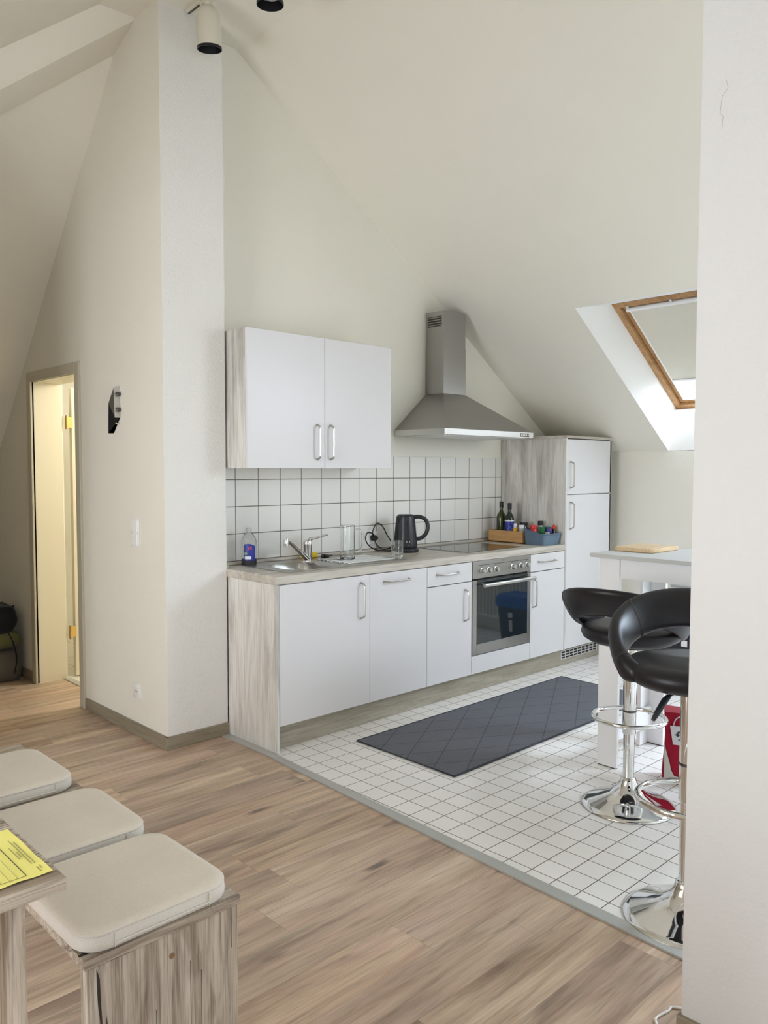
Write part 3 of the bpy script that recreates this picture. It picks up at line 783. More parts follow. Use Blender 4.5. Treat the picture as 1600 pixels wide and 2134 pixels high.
# tumbler
zg = ZT+.0045
bm = BM(); lathe(bm, [(0, 0), (.031, 0), (.0335, .003), (.036, .10), (.035, .101), (.034, .10), (.0305, .018), (0, .016)], (.975, .15, zg), 32)
single('drinking_glass', bm, 'glass', 'small clear drinking glass at the right corner of the sink drainer', 'glass', (.975, .15, zg))
# kettle
KX, KY = 1.30, .405
t = Thing('electric_kettle', 'black plastic electric kettle with curved handle and power cord', 'kettle', (KX, KY, ZT))
bm = BM(); lathe(bm, [(0, 0), (.082, 0), (.085, .006), (.083, .022), (.074, .028), (0, .028)], (KX, KY, ZT), 40); t.part('base', bm, 'blackplastic')
bm = BM(); lathe(bm, [(0, .030), (.073, .030), (.0745, .036), (.074, .06), (.066, .15), (.059, .215), (.057, .226), (.05, .230), (0, .231)], (KX, KY, ZT), 40)
bd = t.part('body', bm, 'blackplastic')
bm = BM(); poly(bm, [(KX-.053, KY-.028, ZT+.17), (KX-.074, KY+.0, ZT+.228), (KX-.053, KY+.028, ZT+.17), (KX-.04, KY, ZT+.17)]); bmesh.ops.delete(bm, geom=list(bm.verts), context='VERTS')
loft(bm, [[(KX-.045, KY-.026, ZT+.226), (KX-.045, KY+.026, ZT+.226), (KX-.045, KY+.02, ZT+.17), (KX-.045, KY-.02, ZT+.17)], [(KX-.072, KY-.006, ZT+.2255), (KX-.072, KY+.006, ZT+.2255), (KX-.066, KY+.004, ZT+.19), (KX-.066, KY-.004, ZT+.19)]])
t.part('spout', bm, 'blackplastic')
bm = BM(); lathe(bm, [(0, .228), (.05, .228), (.05, .233), (.045, .237), (0, .238)], (KX, KY, ZT), 32); t.part('lid', bm, 'blackplastic')
hd = Vector((.72, -.69, 0))
bm = BM(); c0 = Vector((KX, KY, ZT))
tube(bm, smooth_path([c0+hd*.045+Vector((0, 0, .218)), c0+hd*.085+Vector((0, 0, .222)), c0+hd*.125+Vector((0, 0, .205)), c0+hd*.142+Vector((0, 0, .165)), c0+hd*.132+Vector((0, 0, .12)), c0+hd*.10+Vector((0, 0, .088)), c0+hd*.066+Vector((0, 0, .082))], 6), .010, 12, flat=(1, 1.25)); t.part('handle', bm, 'blackplastic')
bm = BM()
fd = Vector((-.69, -.72, 0)); sd_ = Vector((.72, -.69, 0))
def onb(s_, z_, e=.0008):
    r_ = (.074 if z_ < .06 else .074-(z_-.06)/.155*.015)+e
    a = s_/r_
    return c0+(fd*math.cos(a)+sd_*math.sin(a))*r_+Vector((0, 0, z_))
for sa, sb, za, zb in ((.006, .016, .10, .19),):
    bm.faces.new([bm.verts.new(onb(*q)) for q in ((sa, za), (sb, za), (sb, zb), (sa, zb))])
t.part('water_gauge', bm, 'darkgap', bd)
bm = BM(); bm.faces.new([bm.verts.new(onb(*q)) for q in ((.004, .066), (.027, .066), (.027, .0715), (.004, .0715))]); bm.faces.new([bm.verts.new(onb(*q)) for q in ((.011, .046), (.018, .046), (.018, .048), (.011, .048))]); t.part('maker_mark', bm, 'label_white', bd)
bm = BM()
tube(bm, smooth_path([(KX-.07, KY+.045, ZT+.006), (1.27, .47, ZT+.005), (1.21, .49, ZT+.006), (1.13, .50, .893), (1.075, .505, .925), (1.055, .51, .965), (1.075, .515, 1.0), (1.12, .52, .995), (1.150, .53, .97), (1.155, .525, .93), (1.19, .50, .893), (1.255, .49, .90), (1.262, .49, .93), (1.225, .495, .98), (1.20, .51, 1.035), (1.165, .525, 1.055), (1.135, .53, 1.01), (1.145, .54, .975)], 7), .0038, 8)
t.part('cord', bm, 'black')
bm = BM(); tube(bm, [(1.155, .555, .963), (1.155, .53, .963), (1.155, .515, .963)], [.0195, .0185, .012], 20); t.part('plug', bm, 'black')
t = Thing('power_socket', 'white power socket on the tiles behind the kettle, holding its black plug', 'socket', (1.155, .56, .963))
bm = BM(); box(bm, 1.115, 1.195, .5555, .5602, .923, 1.003, .002, 1); t.part('cover_plate', bm, 'switch')
# bamboo box with bottles
t = Thing('bamboo_box', 'open bamboo box holding bottles on the worktop by the tall cabinet', 'box', (2.33, .36, ZT))
bx0, bx1, by0, by1, bz = 2.265, 2.40, .213, .512, .961
bm = BM(); box(bm, bx0, bx1, by0, by1, ZT+.001, ZT+.008)
for a in ((bx0, bx0+.008, by0, by1), (bx1-.008, bx1, by0, by1), (bx0+.008, bx1-.008, by0, by0+.008), (bx0+.008, bx1-.008, by1-.008, by1)): box(bm, *a, ZT+.001, bz, .001, 1)
t.part('box', bm, 'bamboo')
zi = ZT+.0085
t = Thing('oil_bottle', 'olive green glass bottle with black cap, leftmost in the bamboo box', 'bottle', (2.335, .452, zi), local=True)
bm = BM(); lathe(bm, [(0, 0), (.033, 0), (.0345, .004), (.0345, .165), (.030, .185), (.016, .205), (.0125, .22), (.0125, .25), (.0, .25)], (0, 0, 0), 28); t.part('glass', bm, 'olive')
bm = BM(); lathe(bm, [(0, .235), (.0145, .235), (.0145, .281), (0, .282)], (0, 0, 0), 20); t.part('cap', bm, 'black')
t = Thing('oil_bottle', 'dark bottle with blue label and black cap, second in the bamboo box', 'bottle', (2.322, .368, zi), local=True)
bm = BM(); lathe(bm, [(0, 0), (.032, 0), (.0335, .004), (.0335, .15), (.030, .175), (.016, .20), (.0125, .212), (.0125, .24), (0, .24)], (0, 0, 0), 28); bt = t.part('glass', bm, 'darkbottle')
bm = BM(); lathe(bm, [(.0338, .04), (.0340, .041), (.0340, .142), (.0338, .143)], (0, 0, 0), 28); lb = t.part('label', bm, 'label_blue', bt)
bm = BM(); lathe(bm, [(.0342, .142), (.0343, .1425), (.0343, .150), (.0342, .1505)], (0, 0, 0), 28); t.part('label_band', bm, 'label_white', lb)
bm = BM()
for q in ((-.012, .085), (0, .10), (.012, .085), (0, .075)):
    a = math.radians(-135); vs = [bm.verts.new((.0345*math.cos(a+(q[0]+.008*math.cos(k*PI/4))/.034), .0345*math.sin(a+(q[0]+.008*math.cos(k*PI/4))/.034), q[1]+.009*math.sin(k*PI/4))) for k in range(8)]
    bm.faces.new(vs)
t.part('label_flower', bm, simple('pale_blue_print', (.10, .14, .45), .5), lb)
bm = BM(); lathe(bm, [(0, .225), (.0145, .225), (.0145, .272), (0, .273)], (0, 0, 0), 20); t.part('cap', bm, 'black')
def jar(name, label, x, y, z, r, h, bodym, capm, caph=.02, capr=None, cat='jar', shape=None, group=None):
    t_ = Thing(name, label, cat, (x, y, z), group, local=True)
    bm = BM(); lathe(bm, [(0, 0), (r*.95, 0), (r, .003), (r, h-caph-.006), (r*.85, h-caph), (0, h-caph)], (0, 0, 0), 20); t_.part('jar', bm, bodym)
    cr = capr or r*.95
    bm = BM(); lathe(bm, [(0, h-caph+.0005), (cr, h-caph+.0005), (cr, h-.002), (cr*.93, h), (0, h)], (0, 0, 0), 20); t_.part('lid', bm, capm)
    return t_
jar('jam_jar', 'dark jar with flat black lid at the back of the bamboo box', 2.365, .275, zi, .026, .135, 'darkbottle', 'black', .018, .028)
jar('spice_shaker', 'yellow spice shaker with white cap in the bamboo box', 2.300, .300, zi, .017, .13, 'yelpack', 'label_white', .03, .012, 'shaker')
jar('spice_shaker', 'clear spice shaker with white lid at the right end of the bamboo box', 2.300, .245, zi, .018, .122, 'clearcap', 'label_white', .024, .019, 'shaker')
# blue bin with spices
t = Thing('storage_bin', 'slate blue plastic storage bin with a scooped front, beside the tall cabinet', 'bin', (2.36, .12, ZT))
b0x, b1x = 2.262, 2.458
bm = BM()
def binring(z_back, z_front, ins, base_=False):
    pr_ = rrect(b0x+ins, b1x-ins, .020+ins, .205-ins*.6, .022, 5)
    return [(x, y, (z_front+(z_back-z_front)*max(0, min(1, (y-.075)/.115))**.9)) for x, y in pr_]
o0 = [(x, y, ZT+.001) for x, y in rrect(b0x+.008, b1x-.008, .034, .199, .02, 5)]
o1 = binring(.985, .953, 0); i1 = binring(.985, .953, .004); i0 = [(x, y, ZT+.006) for x, y in rrect(b0x+.012, b1x-.012, .038, .195, .018, 5)]
R = [[bm.verts.new(p) for p in r] for r in (o0, o1, i1, i0)]
for A, B in zip(R, R[1:]):
    for k in range(len(A)): bm.faces.new((A[k], A[(k+1) % len(A)], B[(k+1) % len(A)], B[k]))
bm.faces.new(R[0][::-1]); bm.faces.new(R[-1])
shell = t.part('bin', bm, 'bluebin')
bm = BM(); tube(bm, smooth_path([(b0x+.0, .075, .953), (b0x-.002, .04, .953), (b0x+.02, .017, .953), (b1x-.02, .017, .953), (b1x+.001, .04, .953)], 5), .004, 8); t.part('rim', bm, 'bluebin', shell)
zb_ = ZT+.0065
g_ = None
jar('spice_jar', 'spice jar with shiny red round lid at the left end of the blue bin', 2.315, .155, zb_, .024, .128, 'red', 'red', .022, .025, group=g_)
jar('spice_mill', 'clear spice mill with black top, tallest in the blue bin', 2.41, .165, zb_, .018, .152, 'clearcap', 'black', .03, .018, 'spice mill')
bm = BM(); box(bm, 2.345, 2.375, .098, .135, zb_, zb_+.112, .003, 1); single('spice_packet', bm, 'green', 'green spice packet standing in the middle of the blue bin', 'packet', (2.36, .115, zb_))
jar('spice_jar', 'spice jar with teal lid in the blue bin behind the packet', 2.425, .122, zb_, .020, .112, 'spice', 'teal', .03, .021)
jar('spice_jar', 'jar with dark purple lid in the blue bin, left of the sauce bottle', 2.385, .075, zb_, .019, .103, 'darkbottle', 'purple', .03, .021)
jar('spice_jar', 'small jar with pale lid at the scooped front of the blue bin', 2.335, .055, zb_, .017, .082, 'spice', 'clearcap', .014, .017)
t = Thing('sauce_bottle', 'small dark sauce bottle with red cap at the right end of the blue bin', 'bottle', (2.430, .066, zb_), local=True)
bm = BM(); lathe(bm, [(0, 0), (.016, 0), (.017, .003), (.017, .075), (.012, .092), (.010, .105), (0, .105)], (0, 0, 0), 20); t.part('bottle', bm, 'darkbottle')
bm = BM(); lathe(bm, [(0, .1), (.0125, .1), (.0125, .120), (.006, .124), (.005, .132), (0, .133)], (0, 0, 0), 16); t.part('cap', bm, 'red')

# ------------------------------------------------------------------ fittings on the left wall
t = Thing('light_switch', 'white double light switch on the wall between door and pillar', 'switch', (XL, .728, 1.065))
bm = BM(); box(bm, XL-.009, XL, .688, .768, .992, 1.138, .003, 2); t.part('cover_plate', bm, 'switch')
for zc in (1.03, 1.10):
    bm = BM(); box(bm, XL-.0135, XL-.008, .700, .756, zc-.028, zc+.028, .0015, 1); t.part('rocker', bm, 'switch')
t = Thing('wall_socket', 'white round-well wall socket low on the wall above the skirting board', 'socket', (XL, .738, .235))
bm = BM(); box(bm, XL-.008, XL, .698, .778, .195, .275, .003, 2); t.part('cover_plate', bm, 'switch')
bm = BM(); tube(bm, [(XL-.0095, .738, .235), (XL-.007, .738, .235)], .021, 24); w_ = t.part('well', bm, 'cablewhite')
bm = BM()
for dy in (-.0095, .0095): tube(bm, [(XL-.0105, .738+dy, .235), (XL-.009, .738+dy, .235)], .0028, 10)
t.part('contact_hole', bm, 'black', w_)
# black and silver wall bracket
t = Thing('wall_bracket', 'angular black and silver metal bracket with two screws on the wall beside the door', 'bracket', (XL, .95, 1.59))
xo = XL-.04
bm = BM()
V = {k: Vector(v) for k, v in dict(A=(xo, .874, 1.823), B=(XL, .893, 1.832), Cc=(XL, .889, 1.665), D=(xo, .866, 1.663), T=(xo+.004, .948, 1.742), E=(XL, 1.034, 1.587), F=(XL, .964, 1.585), G=(XL, .96, 1.80)).items()}
bm.faces.new([bm.verts.new(V[k]) for k in ('T', 'D', 'Cc', 'F', 'E')]); bm.faces.new([bm.verts.new(V[k]) for k in ('T', 'E', 'G')])
t.part('black_plate', bm, 'black', smooth=0)
bm = BM(); bm.faces.new([bm.verts.new(V[k]) for k in ('A', 'D', 'T')]); bm.faces.new([bm.verts.new(V[k]) for k in ('A', 'T', 'G', 'B')]); t.part('side_plate', bm, 'greybrown', smooth=0)
bm = BM(); pf = [V[k] for k in ('A', 'B', 'Cc', 'D')]; nrm = Vector((0.30, -1, 0)).normalized(); poly(bm, pf, nrm*-.002)
fp = t.part('front_plate', bm, 'silver', smooth=0)
for zc in (1.785, 1.705):
    bm = BM(); cc = Vector((XL-.019, .873+.0, zc)); tube(bm, [cc, cc+Vector((0, -.006, 0)), cc+Vector((0, -.008, 0))], [.0125, .0125, .009], 20); t.part('screw', bm, 'screw', fp)
bm = BM(); tube(bm, [(XL-.012, .9, 1.632), (XL-.026, .885, 1.636)], .0035, 8); t.part('pin', bm, 'silver')

# track spotlights
LX = -.20
t = Thing('spotlight_track', 'narrow metal light track on the flat ceiling in front of the pillar', 'light track', (LX, -.4, H))
bm = BM(); box(bm, LX-.018, LX+.018, -1.3, .41, H-.022, H, .002, 1); t.part('rail', bm, 'lampbody')
bm = BM(); box(bm, LX-.005, LX+.005, -1.3, .411, H-.0235, H-.021); t.part('rail_slot', bm, 'screw')
def spot(y, label, tilt, x=LX, dz=0):
    t = Thing('track_spotlight', label, 'spotlight', (x, y, H-.022), 'ceiling track spotlights', local=True)
    bm = BM(); box(bm, -.02, .02, -.045, .045, -.022, 0, .004, 2); tube(bm, [(0, 0, -.02), (0, 0, -.062)], .019, 16); t.part('adapter', bm, 'lampbody')
    R_ = Matrix.Rotation(tilt[0], 4, 'X') @ Matrix.Rotation(tilt[1], 4, 'Y')
    def tr_(bm):
        bmesh.ops.transform(bm, matrix=Matrix.Translation((0, 0, -.030+dz)) @ R_, verts=bm.verts); return bm
    bm = BM(); lathe(bm, [(0, 0), (.014, -.001), (.03, -.008), (.044, -.022), (.053, -.042), (.057, -.07), (.057, -.188), (.055, -.188), (.052, -.07), (.02, -.02), (0, -.015)], (0, 0, 0), 40); hs = t.part('housing', tr_(bm), 'lampbody')
    bm = BM(); lathe(bm, [(.0545, -.180), (.0578, -.181), (.0578, -.192), (.055, -.193), (.051, -.150), (.0545, -.180)], (0, 0, 0), 40); t.part('black_rim', tr_(bm), 'black', hs)
    bm = BM(); lathe(bm, [(.051, -.150), (.046, -.156), (.03, -.148), (0, -.143)], (0, 0, 0), 32); t.part('bulb', tr_(bm), 'lampinner', hs)
spot(.235, 'cream cylindrical ceiling spotlight with black rim hanging in front of the pillar', (.10, -.10))
spot(-.255, 'cream ceiling spotlight with black rim cut off by the top of the photo', (.05, -.05), LX, 0)

# ------------------------------------------------------------------ rug
t = Thing('kitchen_rug', 'grey rectangular kitchen rug with diamond weave on the white floor tiles', 'rug', (1.33, -.46, 0))
bm = BM(); box(bm, .412, 2.25, -.786, -.130, .001, .007, .002, 1); rg = t.part('mat', bm, 'rug')
bm = BM(); tube(bm, [(.410, -.130, .006), (2.252, -.130, .006), (2.252, -.788, .006), (.410, -.788, .006)], .0045, 8, closed=True); t.part('binding', bm, 'rugedge')

# ------------------------------------------------------------------ bar table and things around it
TX0, TX1, TY1, TY0 = 1.03, 1.50, -1.143, -2.30
t = Thing('bar_table', 'high white bar table with grey stone-look top and angled board legs', 'table', (1.27, -1.7, 0))
bm = BM(); box(bm, TX0-.018, TX1+.035, TY0-.03, -1.098, .985, 1.003, .001, 1); t.part('table_top', bm, 'concrete')
def lleg(xs, ys, x, y):
    bm = BM(); t_ = .02
    xa, xb = sorted((x, x+xs*t_)); ya, yb = sorted((y, y+ys*.101))
    box(bm, xa, xb, ya, yb, .004, .984, .0008, 1)
    xa, xb = sorted((x+xs*t_, x+xs*.10)); ya, yb = sorted((y, y+ys*t_))
    box(bm, xa, xb, ya, yb, .004, .984, .0008, 1)
    l_ = t.part('leg', bm, 'tablewhite')
    bm = BM(); box(bm, min(x, x+xs*.018)+.002, max(x, x+xs*.018)-.002, min(y, y+ys*.1)+.002, max(y, y+ys*.1)-.002, 0, .004); t.part('foot_pad', bm, 'black', l_)
lleg(1, -1, TX0, TY1); lleg(-1, -1, TX1, TY1); lleg(1, 1, TX0, TY0); lleg(-1, 1, TX1, TY0)
bm = BM(); box(bm, TX0+.004, TX0+.022, TY0+.11, TY1-.103, .895, .984, .0008, 1); t.part('apron', bm, 'tablewhite')
bm = BM(); box(bm, TX1-.022, TX1-.004, TY0+.11, TY1-.103, .895, .984, .0008, 1); t.part('apron', bm, 'tablewhite')
for yy in (TY1-.022, TY0+.004):
    bm = BM(); box(bm, TX0+.101, TX1-.101, yy, yy+.018, .895, .984, .0008, 1); t.part('apron', bm, 'tablewhite')
    bm = BM(); box(bm, TX0+.02, TX1-.02, yy-.02, yy-.001, .095, .195, .0008, 1); rl = t.part('foot_rail', bm, 'tablewhite')
    bm = BM(); tube(bm, [(TX1-.055, yy-.0215, .165), (TX1-.055, yy-.019, .165)], .005, 12); t.part('screw_hole', bm, 'screw', rl)
bm = BM(); loft(bm, [rr3(1.194, 1.457, -1.318, -1.120, .02, 1.0035), rr3(1.19, 1.461, -1.322, -1.116, .022, 1.007), rr3(1.19, 1.461, -1.322, -1.116, .022, 1.020), rr3(1.194, 1.457, -1.318, -1.120, .02, 1.0235)])
single('cutting_board', bm, 'beech', 'light beech cutting board lying on the bar table', 'cutting board', (1.325, -1.22, 1.0035))

def stool(label, loc, rot, seat_z, lever_dir, ring_dz=0, col_split=.33, ring_z=.355, foot_rot=None):
    t = Thing('bar_stool', label, 'bar stool', loc, 'black leather bar stools on chrome bases', rotz=0, local=True)
    # the seat turns on the column: back of the seat points along angle rot
    def tr_(bm, a=rot): bmesh.ops.rotate(bm, verts=bm.verts, cent=(0, 0, 0), matrix=Matrix.Rotation(a, 3, 'Z')); return bm
    bm = BM(); lathe(bm, [(0, 0), (.188, 0), (.190, .003), (.187, .009), (.165, .018), (.12, .034), (.075, .056), (.045, .082), (.034, .104), (.030, .118), (.026, .120), (0, .120)], (0, 0, 0), 64); t.part('base', bm, 'chrome', smooth=60)
    bm = BM(); lathe(bm, [(.0, .115), (.0225, .115), (.0225, col_split), (0, col_split)], (0, 0, 0), 32); t.part('lower_column', bm, 'chrome')
    bm = BM(); lathe(bm, [(.0, col_split-.012), (.0265, col_split-.012), (.0275, col_split-.01), (.0275, seat_z-.04), (.0, seat_z-.04)], (0, 0, 0), 32); uc = t.part('upper_column', bm, 'chrome')
    bm = BM(); lathe(bm, [(.0277, ring_z+.06), (.0285, ring_z+.061), (.0285, ring_z+.068), (.0277, ring_z+.069)], (0, 0, 0), 32); t.part('collar', bm, 'screw', uc)
    fr = rot if foot_rot is None else foot_rot
    pts = []
    for k in range(40):
        a = 2*PI*k/40
        pts.append((-.118+.140*math.cos(a), .150*math.sin(a), ring_z+.0))
    bm = BM(); tube(bm, pts, .0095, 12, closed=True); t.part('footrest', tr_(bm, fr), 'chrome')
    # seat pad
    bm = BM(); prof = [(0, -.040), (.10, -.040), (.165, -.034), (.192, -.018), (.200, .0), (.196, .018), (.180, .032), (.14, .038), (.07, .034), (0, .032)]
    lathe(bm, [(r, z+seat_z) for r, z in prof], (0, 0, 0), 56); st = t.part('seat', tr_(bm), 'leather', smooth=60)
    # wrap-around back: rounded band swept round the seat
    rings = []; n = 56; TH = math.radians(128)
    for i in range(n+1):
        u = -1+2*i/n; a = u*TH; s = abs(u)
        e = (1+math.cos(PI*s))/2          # 1 at the back, 0 at the ends
        e2 = e**.75
        rad = .190+.078*e2; zc = seat_z+.002+.155*e2; hh = .036+.038*e2; th = .022+.004*(1-e)
        lean = math.radians(8+32*e2)
        if s > .9: k = (1-s)/.1; hh *= .55+.45*k; rad -= .018*(1-k)
        c = Vector((rad*math.cos(a), rad*math.sin(a), zc)); out = Vector((math.cos(a), math.sin(a), 0))
        up = Vector((0, 0, 1))*math.cos(lean)+out*math.sin(lean); no = out*math.cos(lean)-Vector((0, 0, 1))*math.sin(lean)
        ring = []
        for k in range(20):
            q = 2*PI*k/20; cs, sn = math.cos(q), math.sin(q)
            cs = math.copysign(abs(cs)**.8, cs); sn = math.copysign(abs(sn)**.8, sn)
            ring.append(c+up*hh*sn+no*th*cs)
        rings.append(ring)
    bm = BM(); loft(bm, rings); bk = t.part('backrest', tr_(bm), 'leather', smooth=70)
    for idx in (18, 38, 4, 52):
        for dlt in ((-.10, .10) if idx in (18, 38) else (0,)):
            r0 = rings[idx]; r1 = rings[idx+1]
            cc = sum(r0, Vector())/20
            pp = [(r0[k]*(1-abs(dlt)*2)+r1[k]*abs(dlt)*2 if dlt > 0 else r0[k]) for k in range(20)]
            pp = [cc+(p-cc)*1.012 for p in pp]
            bm = BM(); tube(bm, pp, .0011, 6, closed=True); t.part('seam', tr_(bm), 'thread', bk)
    ld = Vector(lever_dir)*1.35
    bm = BM(); tube(bm, [Vector((0, 0, seat_z-.05)), ld*.07+Vector((0, 0, seat_z-.052)), ld*.095+Vector((0, 0, seat_z-.058))], .0045, 8); lv = t.part('lever', bm, 'chrome')
    bm = BM(); tube(bm, [ld*.09+Vector((0, 0, seat_z-.055)), ld*.105+Vector((0, 0, seat_z-.064)), ld*.135+Vector((0, 0, seat_z-.095)), ld*.150+Vector((0, 0, seat_z-.112))], [.008, .010, .009, .006], 10); t.part('lever_grip', bm, 'blackplastic', lv)
    bm = BM(); lathe(bm, [(0, seat_z-.055), (.09, seat_z-.055), (.095, seat_z-.048), (.095, seat_z-.038), (0, seat_z-.038)], (0, 0, 0), 24); t.part('seat_plate', bm, 'black')
    return t
stool('black leather bar stool at the corner of the bar table, back turned to the left', (.712, -1.482, 0), math.radians(188), .725, (.6, -.75, 0), ring_z=.335, col_split=.315, foot_rot=math.radians(209))
stool('black leather bar stool nearest the camera, partly hidden by the white wall edge', (.075, -2.035, 0), math.radians(25), .775, (-.95, .1, 0), ring_z=.425, col_split=.385, foot_rot=math.radians(28))

# red bag
t = Thing('paper_bag', 'red bag printed with a white bucket and recycling arrows, on the floor by the stools', 'bag', (1.13, -1.63, 0))
bm = BM()
# bag faces the camera: build in a local frame u (to the right), w (away)
uu = Vector((.42, -.907, 0)).normalized(); ww = Vector((.907, .42, 0)).normalized(); b0 = Vector((1.05, -1.462, 0))
def bp(u, w, z): return b0+uu*u+ww*w+Vector((0, 0, z))
rg_ = []
for z, e in ((.001, .0), (.05, .002), (.13, -.006), (.22, -.010), (.31, -.004), (.318, -.004)):
    rg_.append([bp(u*1.0, w, z+(.004*math.sin(u*40) if z > .3 else 0)) for u, w in ((e*-1, 0), (.07, -.004), (.14, .004), (.21+e, 0), (.215+e, .05), (.21+e, .11), (.10, .112), (-e, .11), (-.004-e, .05))])
loft(bm, rg_); bg = t.part('bag', bm, 'redbag')
bm = BM(); bm.faces.new([bm.verts.new(bp(*q)) for q in ((.006, -.0085, .003), (.20, -.0085, .003), (.20, -.0085, .02), (.05, -.0085, .035), (.036, -.0085, .06), (.03, -.0085, .09), (.006, -.0085, .175))]); t.part('pale_panel', bm, 'bagcream', bg)
bm = BM(); poly(bm, [bp(.028, -.012, .262), bp(.13, -.012, .262), bp(.115, -.012, .178), bp(.042, -.012, .178)], ww*.001); bk = t.part('bucket_print', bm, 'bagwhite', bg)
bm = BM(); tube(bm, [bp(.079+.036*math.cos(a), -.012, .262+.046*math.sin(a)) for a in [PI*k/14 for k in range(15)]], .0025, 6); t.part('bucket_bail', bm, 'bagwhite', bk)
bm = BM()
cu_, cz_ = .079, .220
for k in range(3):
    a0 = math.radians(90+120*k); pts = []
    arc = [(.026, a0+math.radians(18)), (.026, a0+math.radians(50)), (.026, a0+math.radians(78)), (.032, a0+math.radians(80)), (.020, a0+math.radians(108)), (.007, a0+math.radians(66)), (.014, a0+math.radians(72)), (.015, a0+math.radians(50)), (.015, a0+math.radians(20))]
    bm.faces.new([bm.verts.new(bp(cu_+r*math.cos(a), -.0126, cz_+r*math.sin(a))) for r, a in arc])
t.part('recycling_arrows', bm, 'bagdark', bk)
# bin and radiator at the far wall
t = Thing('waste_bin', 'black waste bin with blue liner standing under the bar table at the far wall', 'bin', (2.93, -.69, 0))
bm = BM()
def rring(hx, hy, z, r=.04): return [(2.93+x, -.69+y, z) for x, y in rrect(-hx, hx, -hy, hy, r, 5)]
loft(bm, [rring(.11, .15, .0), rring(.13, .185, .34), rring(.135, .19, .345), rring(.135, .19, .355)]); bn = t.part('bin', bm, 'binblack')
bm = BM(); loft(bm, [rring(.137, .192, .30), rring(.14, .197, .34), rring(.138, .193, .37), rring(.12, .175, .395), rring(.07, .12, .385)]); t.part('liner', bm, 'binblue')
bm = BM(); poly(bm, [(2.80, -.74, .22), (2.80, -.70, .22), (2.80, -.70, .26), (2.80, -.74, .26)], (-.004, 0, 0)); poly(bm, [(2.812, -.735, .11), (2.812, -.705, .11), (2.806, -.705, .20), (2.806, -.735, .20)], (-.006, 0, 0)); t.part('sticker', bm, 'label_white', bn)
t = Thing('radiator', 'cream panel radiator with grey grille top on the low wall behind the bar table', 'radiator', (3.15, -1.1, .12))
bm = BM(); box(bm, 3.12, 3.19, -1.75, -.462, .12, .565, .006, 2)
for i in range(32): tube(bm, [(3.119, -1.72+i*.0395, .15), (3.119, -1.72+i*.0395, .54)], .009, 8)
t.part('panel', bm, 'radiator')
bm = BM(); box(bm, 3.112, 3.195, -1.755, -.457, .562, .578, .003, 1); t.part('top_grille', bm, 'radtop')
bm = BM()
for yy in (-1.5, -.7): box(bm, 3.19, 3.222, yy-.02, yy+.02, .2, .5)
t.part('wall_mount', bm, 'radiator')

# ------------------------------------------------------------------ bench, cushions, dining table
BX0, BX1, BY0, BY1, BZ = -1.672, -1.322, -1.68, -.34, .46
t = Thing('bench', 'rustic grey-brown oak bench with board ends, three cushions on it', 'bench', (-1.5, -1.0, 0))
bm = BM(); box(bm, BX0, BX1, BY0, BY1, BZ-.019, BZ, .001, 1); t.part('seat_board', bm, 'rustic_x')
for ya in (BY0+.004, BY1-.034):
    bm = BM(); box(bm, BX0+.006, BX1-.006, ya, ya+.030, 0, BZ-.0195, .001, 1); e_ = t.part('side_board', bm, 'rustic_z')
    if ya < -1:
        bm = BM(); tube(bm, [(-1.487, ya-.0008, .392), (-1.487, ya+.002, .392)], .0062, 16); t.part('cover_cap', bm, 'cork', e_)
bm = BM(); box(bm, -1.51, -1.485, BY0+.036, BY1-.036, .28, .40); t.part('stretcher', bm, 'rustic_x')
def cushion(label, yc, dx=0, rot=0, sag=.0):
    t = Thing('seat_cushion', label, 'cushion', (-1.507+dx, yc, BZ+.001), 'beige seat cushions on the bench', rotz=rot, local=True)
    hx, hy = .170, .170
    bm = BM(); rings = []
    def rr_(ins, z, r=.055): return [(x, y, z+(.0015*math.sin(x*40+yc*9)*math.cos(y*31) if z > .02 else 0)) for x, y in rrect(-hx+ins, hx-ins, -hy+ins, hy-ins, r, 7)]
    for ins, z in ((.006, .0), (.0005, .006), (0, .018), (.001, .030), (.004, .0345)): rings.append(rr_(ins, z))
    loft(bm, rings); sd_ = t.part('border', bm, 'cushion_side', smooth=50)
    bm = BM(); rings = []
    for ins, z in ((.0035, .033), (.001, .0365), (.004, .0405), (.02, .0440), (.06, .0462), (.12, .0470)): rings.append(rr_(ins, z, max(.02, .055-ins*.3)))
    loft(bm, rings); tp = t.part('cover', bm, 'cushion', smooth=60)
    bm = BM(); tube(bm, rr_(.0015, .0350), .0014, 6, closed=True); t.part('piping', bm, 'cushion_side', tp)
    bm = BM()
    tube(bm, [(-hx*.62, -hy-.0015, .012), (hx*.62, -hy-.0015, .012)], .0022, 8)
    tube(bm, [(-hx*.62, -hy-.0006, .004), (-hx*.62, -hy-.0006, .031)], .0011, 6)
    tube(bm, [(hx*.62, -hy-.0006, .004), (hx*.62, -hy-.0006, .031)], .0011, 6)
    t.part('zip', bm, 'cushion_side', sd_)
cushion('beige seat cushion at the near end of the bench, fully in view', -1.508, 0, .012)
cushion('beige seat cushion in the middle of the bench, between the other two', -1.128, .004, -.012)
cushion('beige seat cushion at the far end of the bench, cut off by the left edge', -.690, -.002, .008)
t = Thing('dining_table', 'rustic grey-brown oak dining table, only its corner and board leg visible', 'table', (-2.2, -1.2, 0))
bm = BM(); box(bm, -2.60, -1.780, -1.875, -.42, .718, .740, .001, 1); t.part('table_top', bm, 'rustic_x')
for xa in (-1.872, -2.54):
    for ya in (-1.868, -.62):
        bm = BM(); box(bm, xa, xa+.030, ya, ya+.17, 0, .7175, .001, 1); t.part('leg', bm, 'rustic_z')
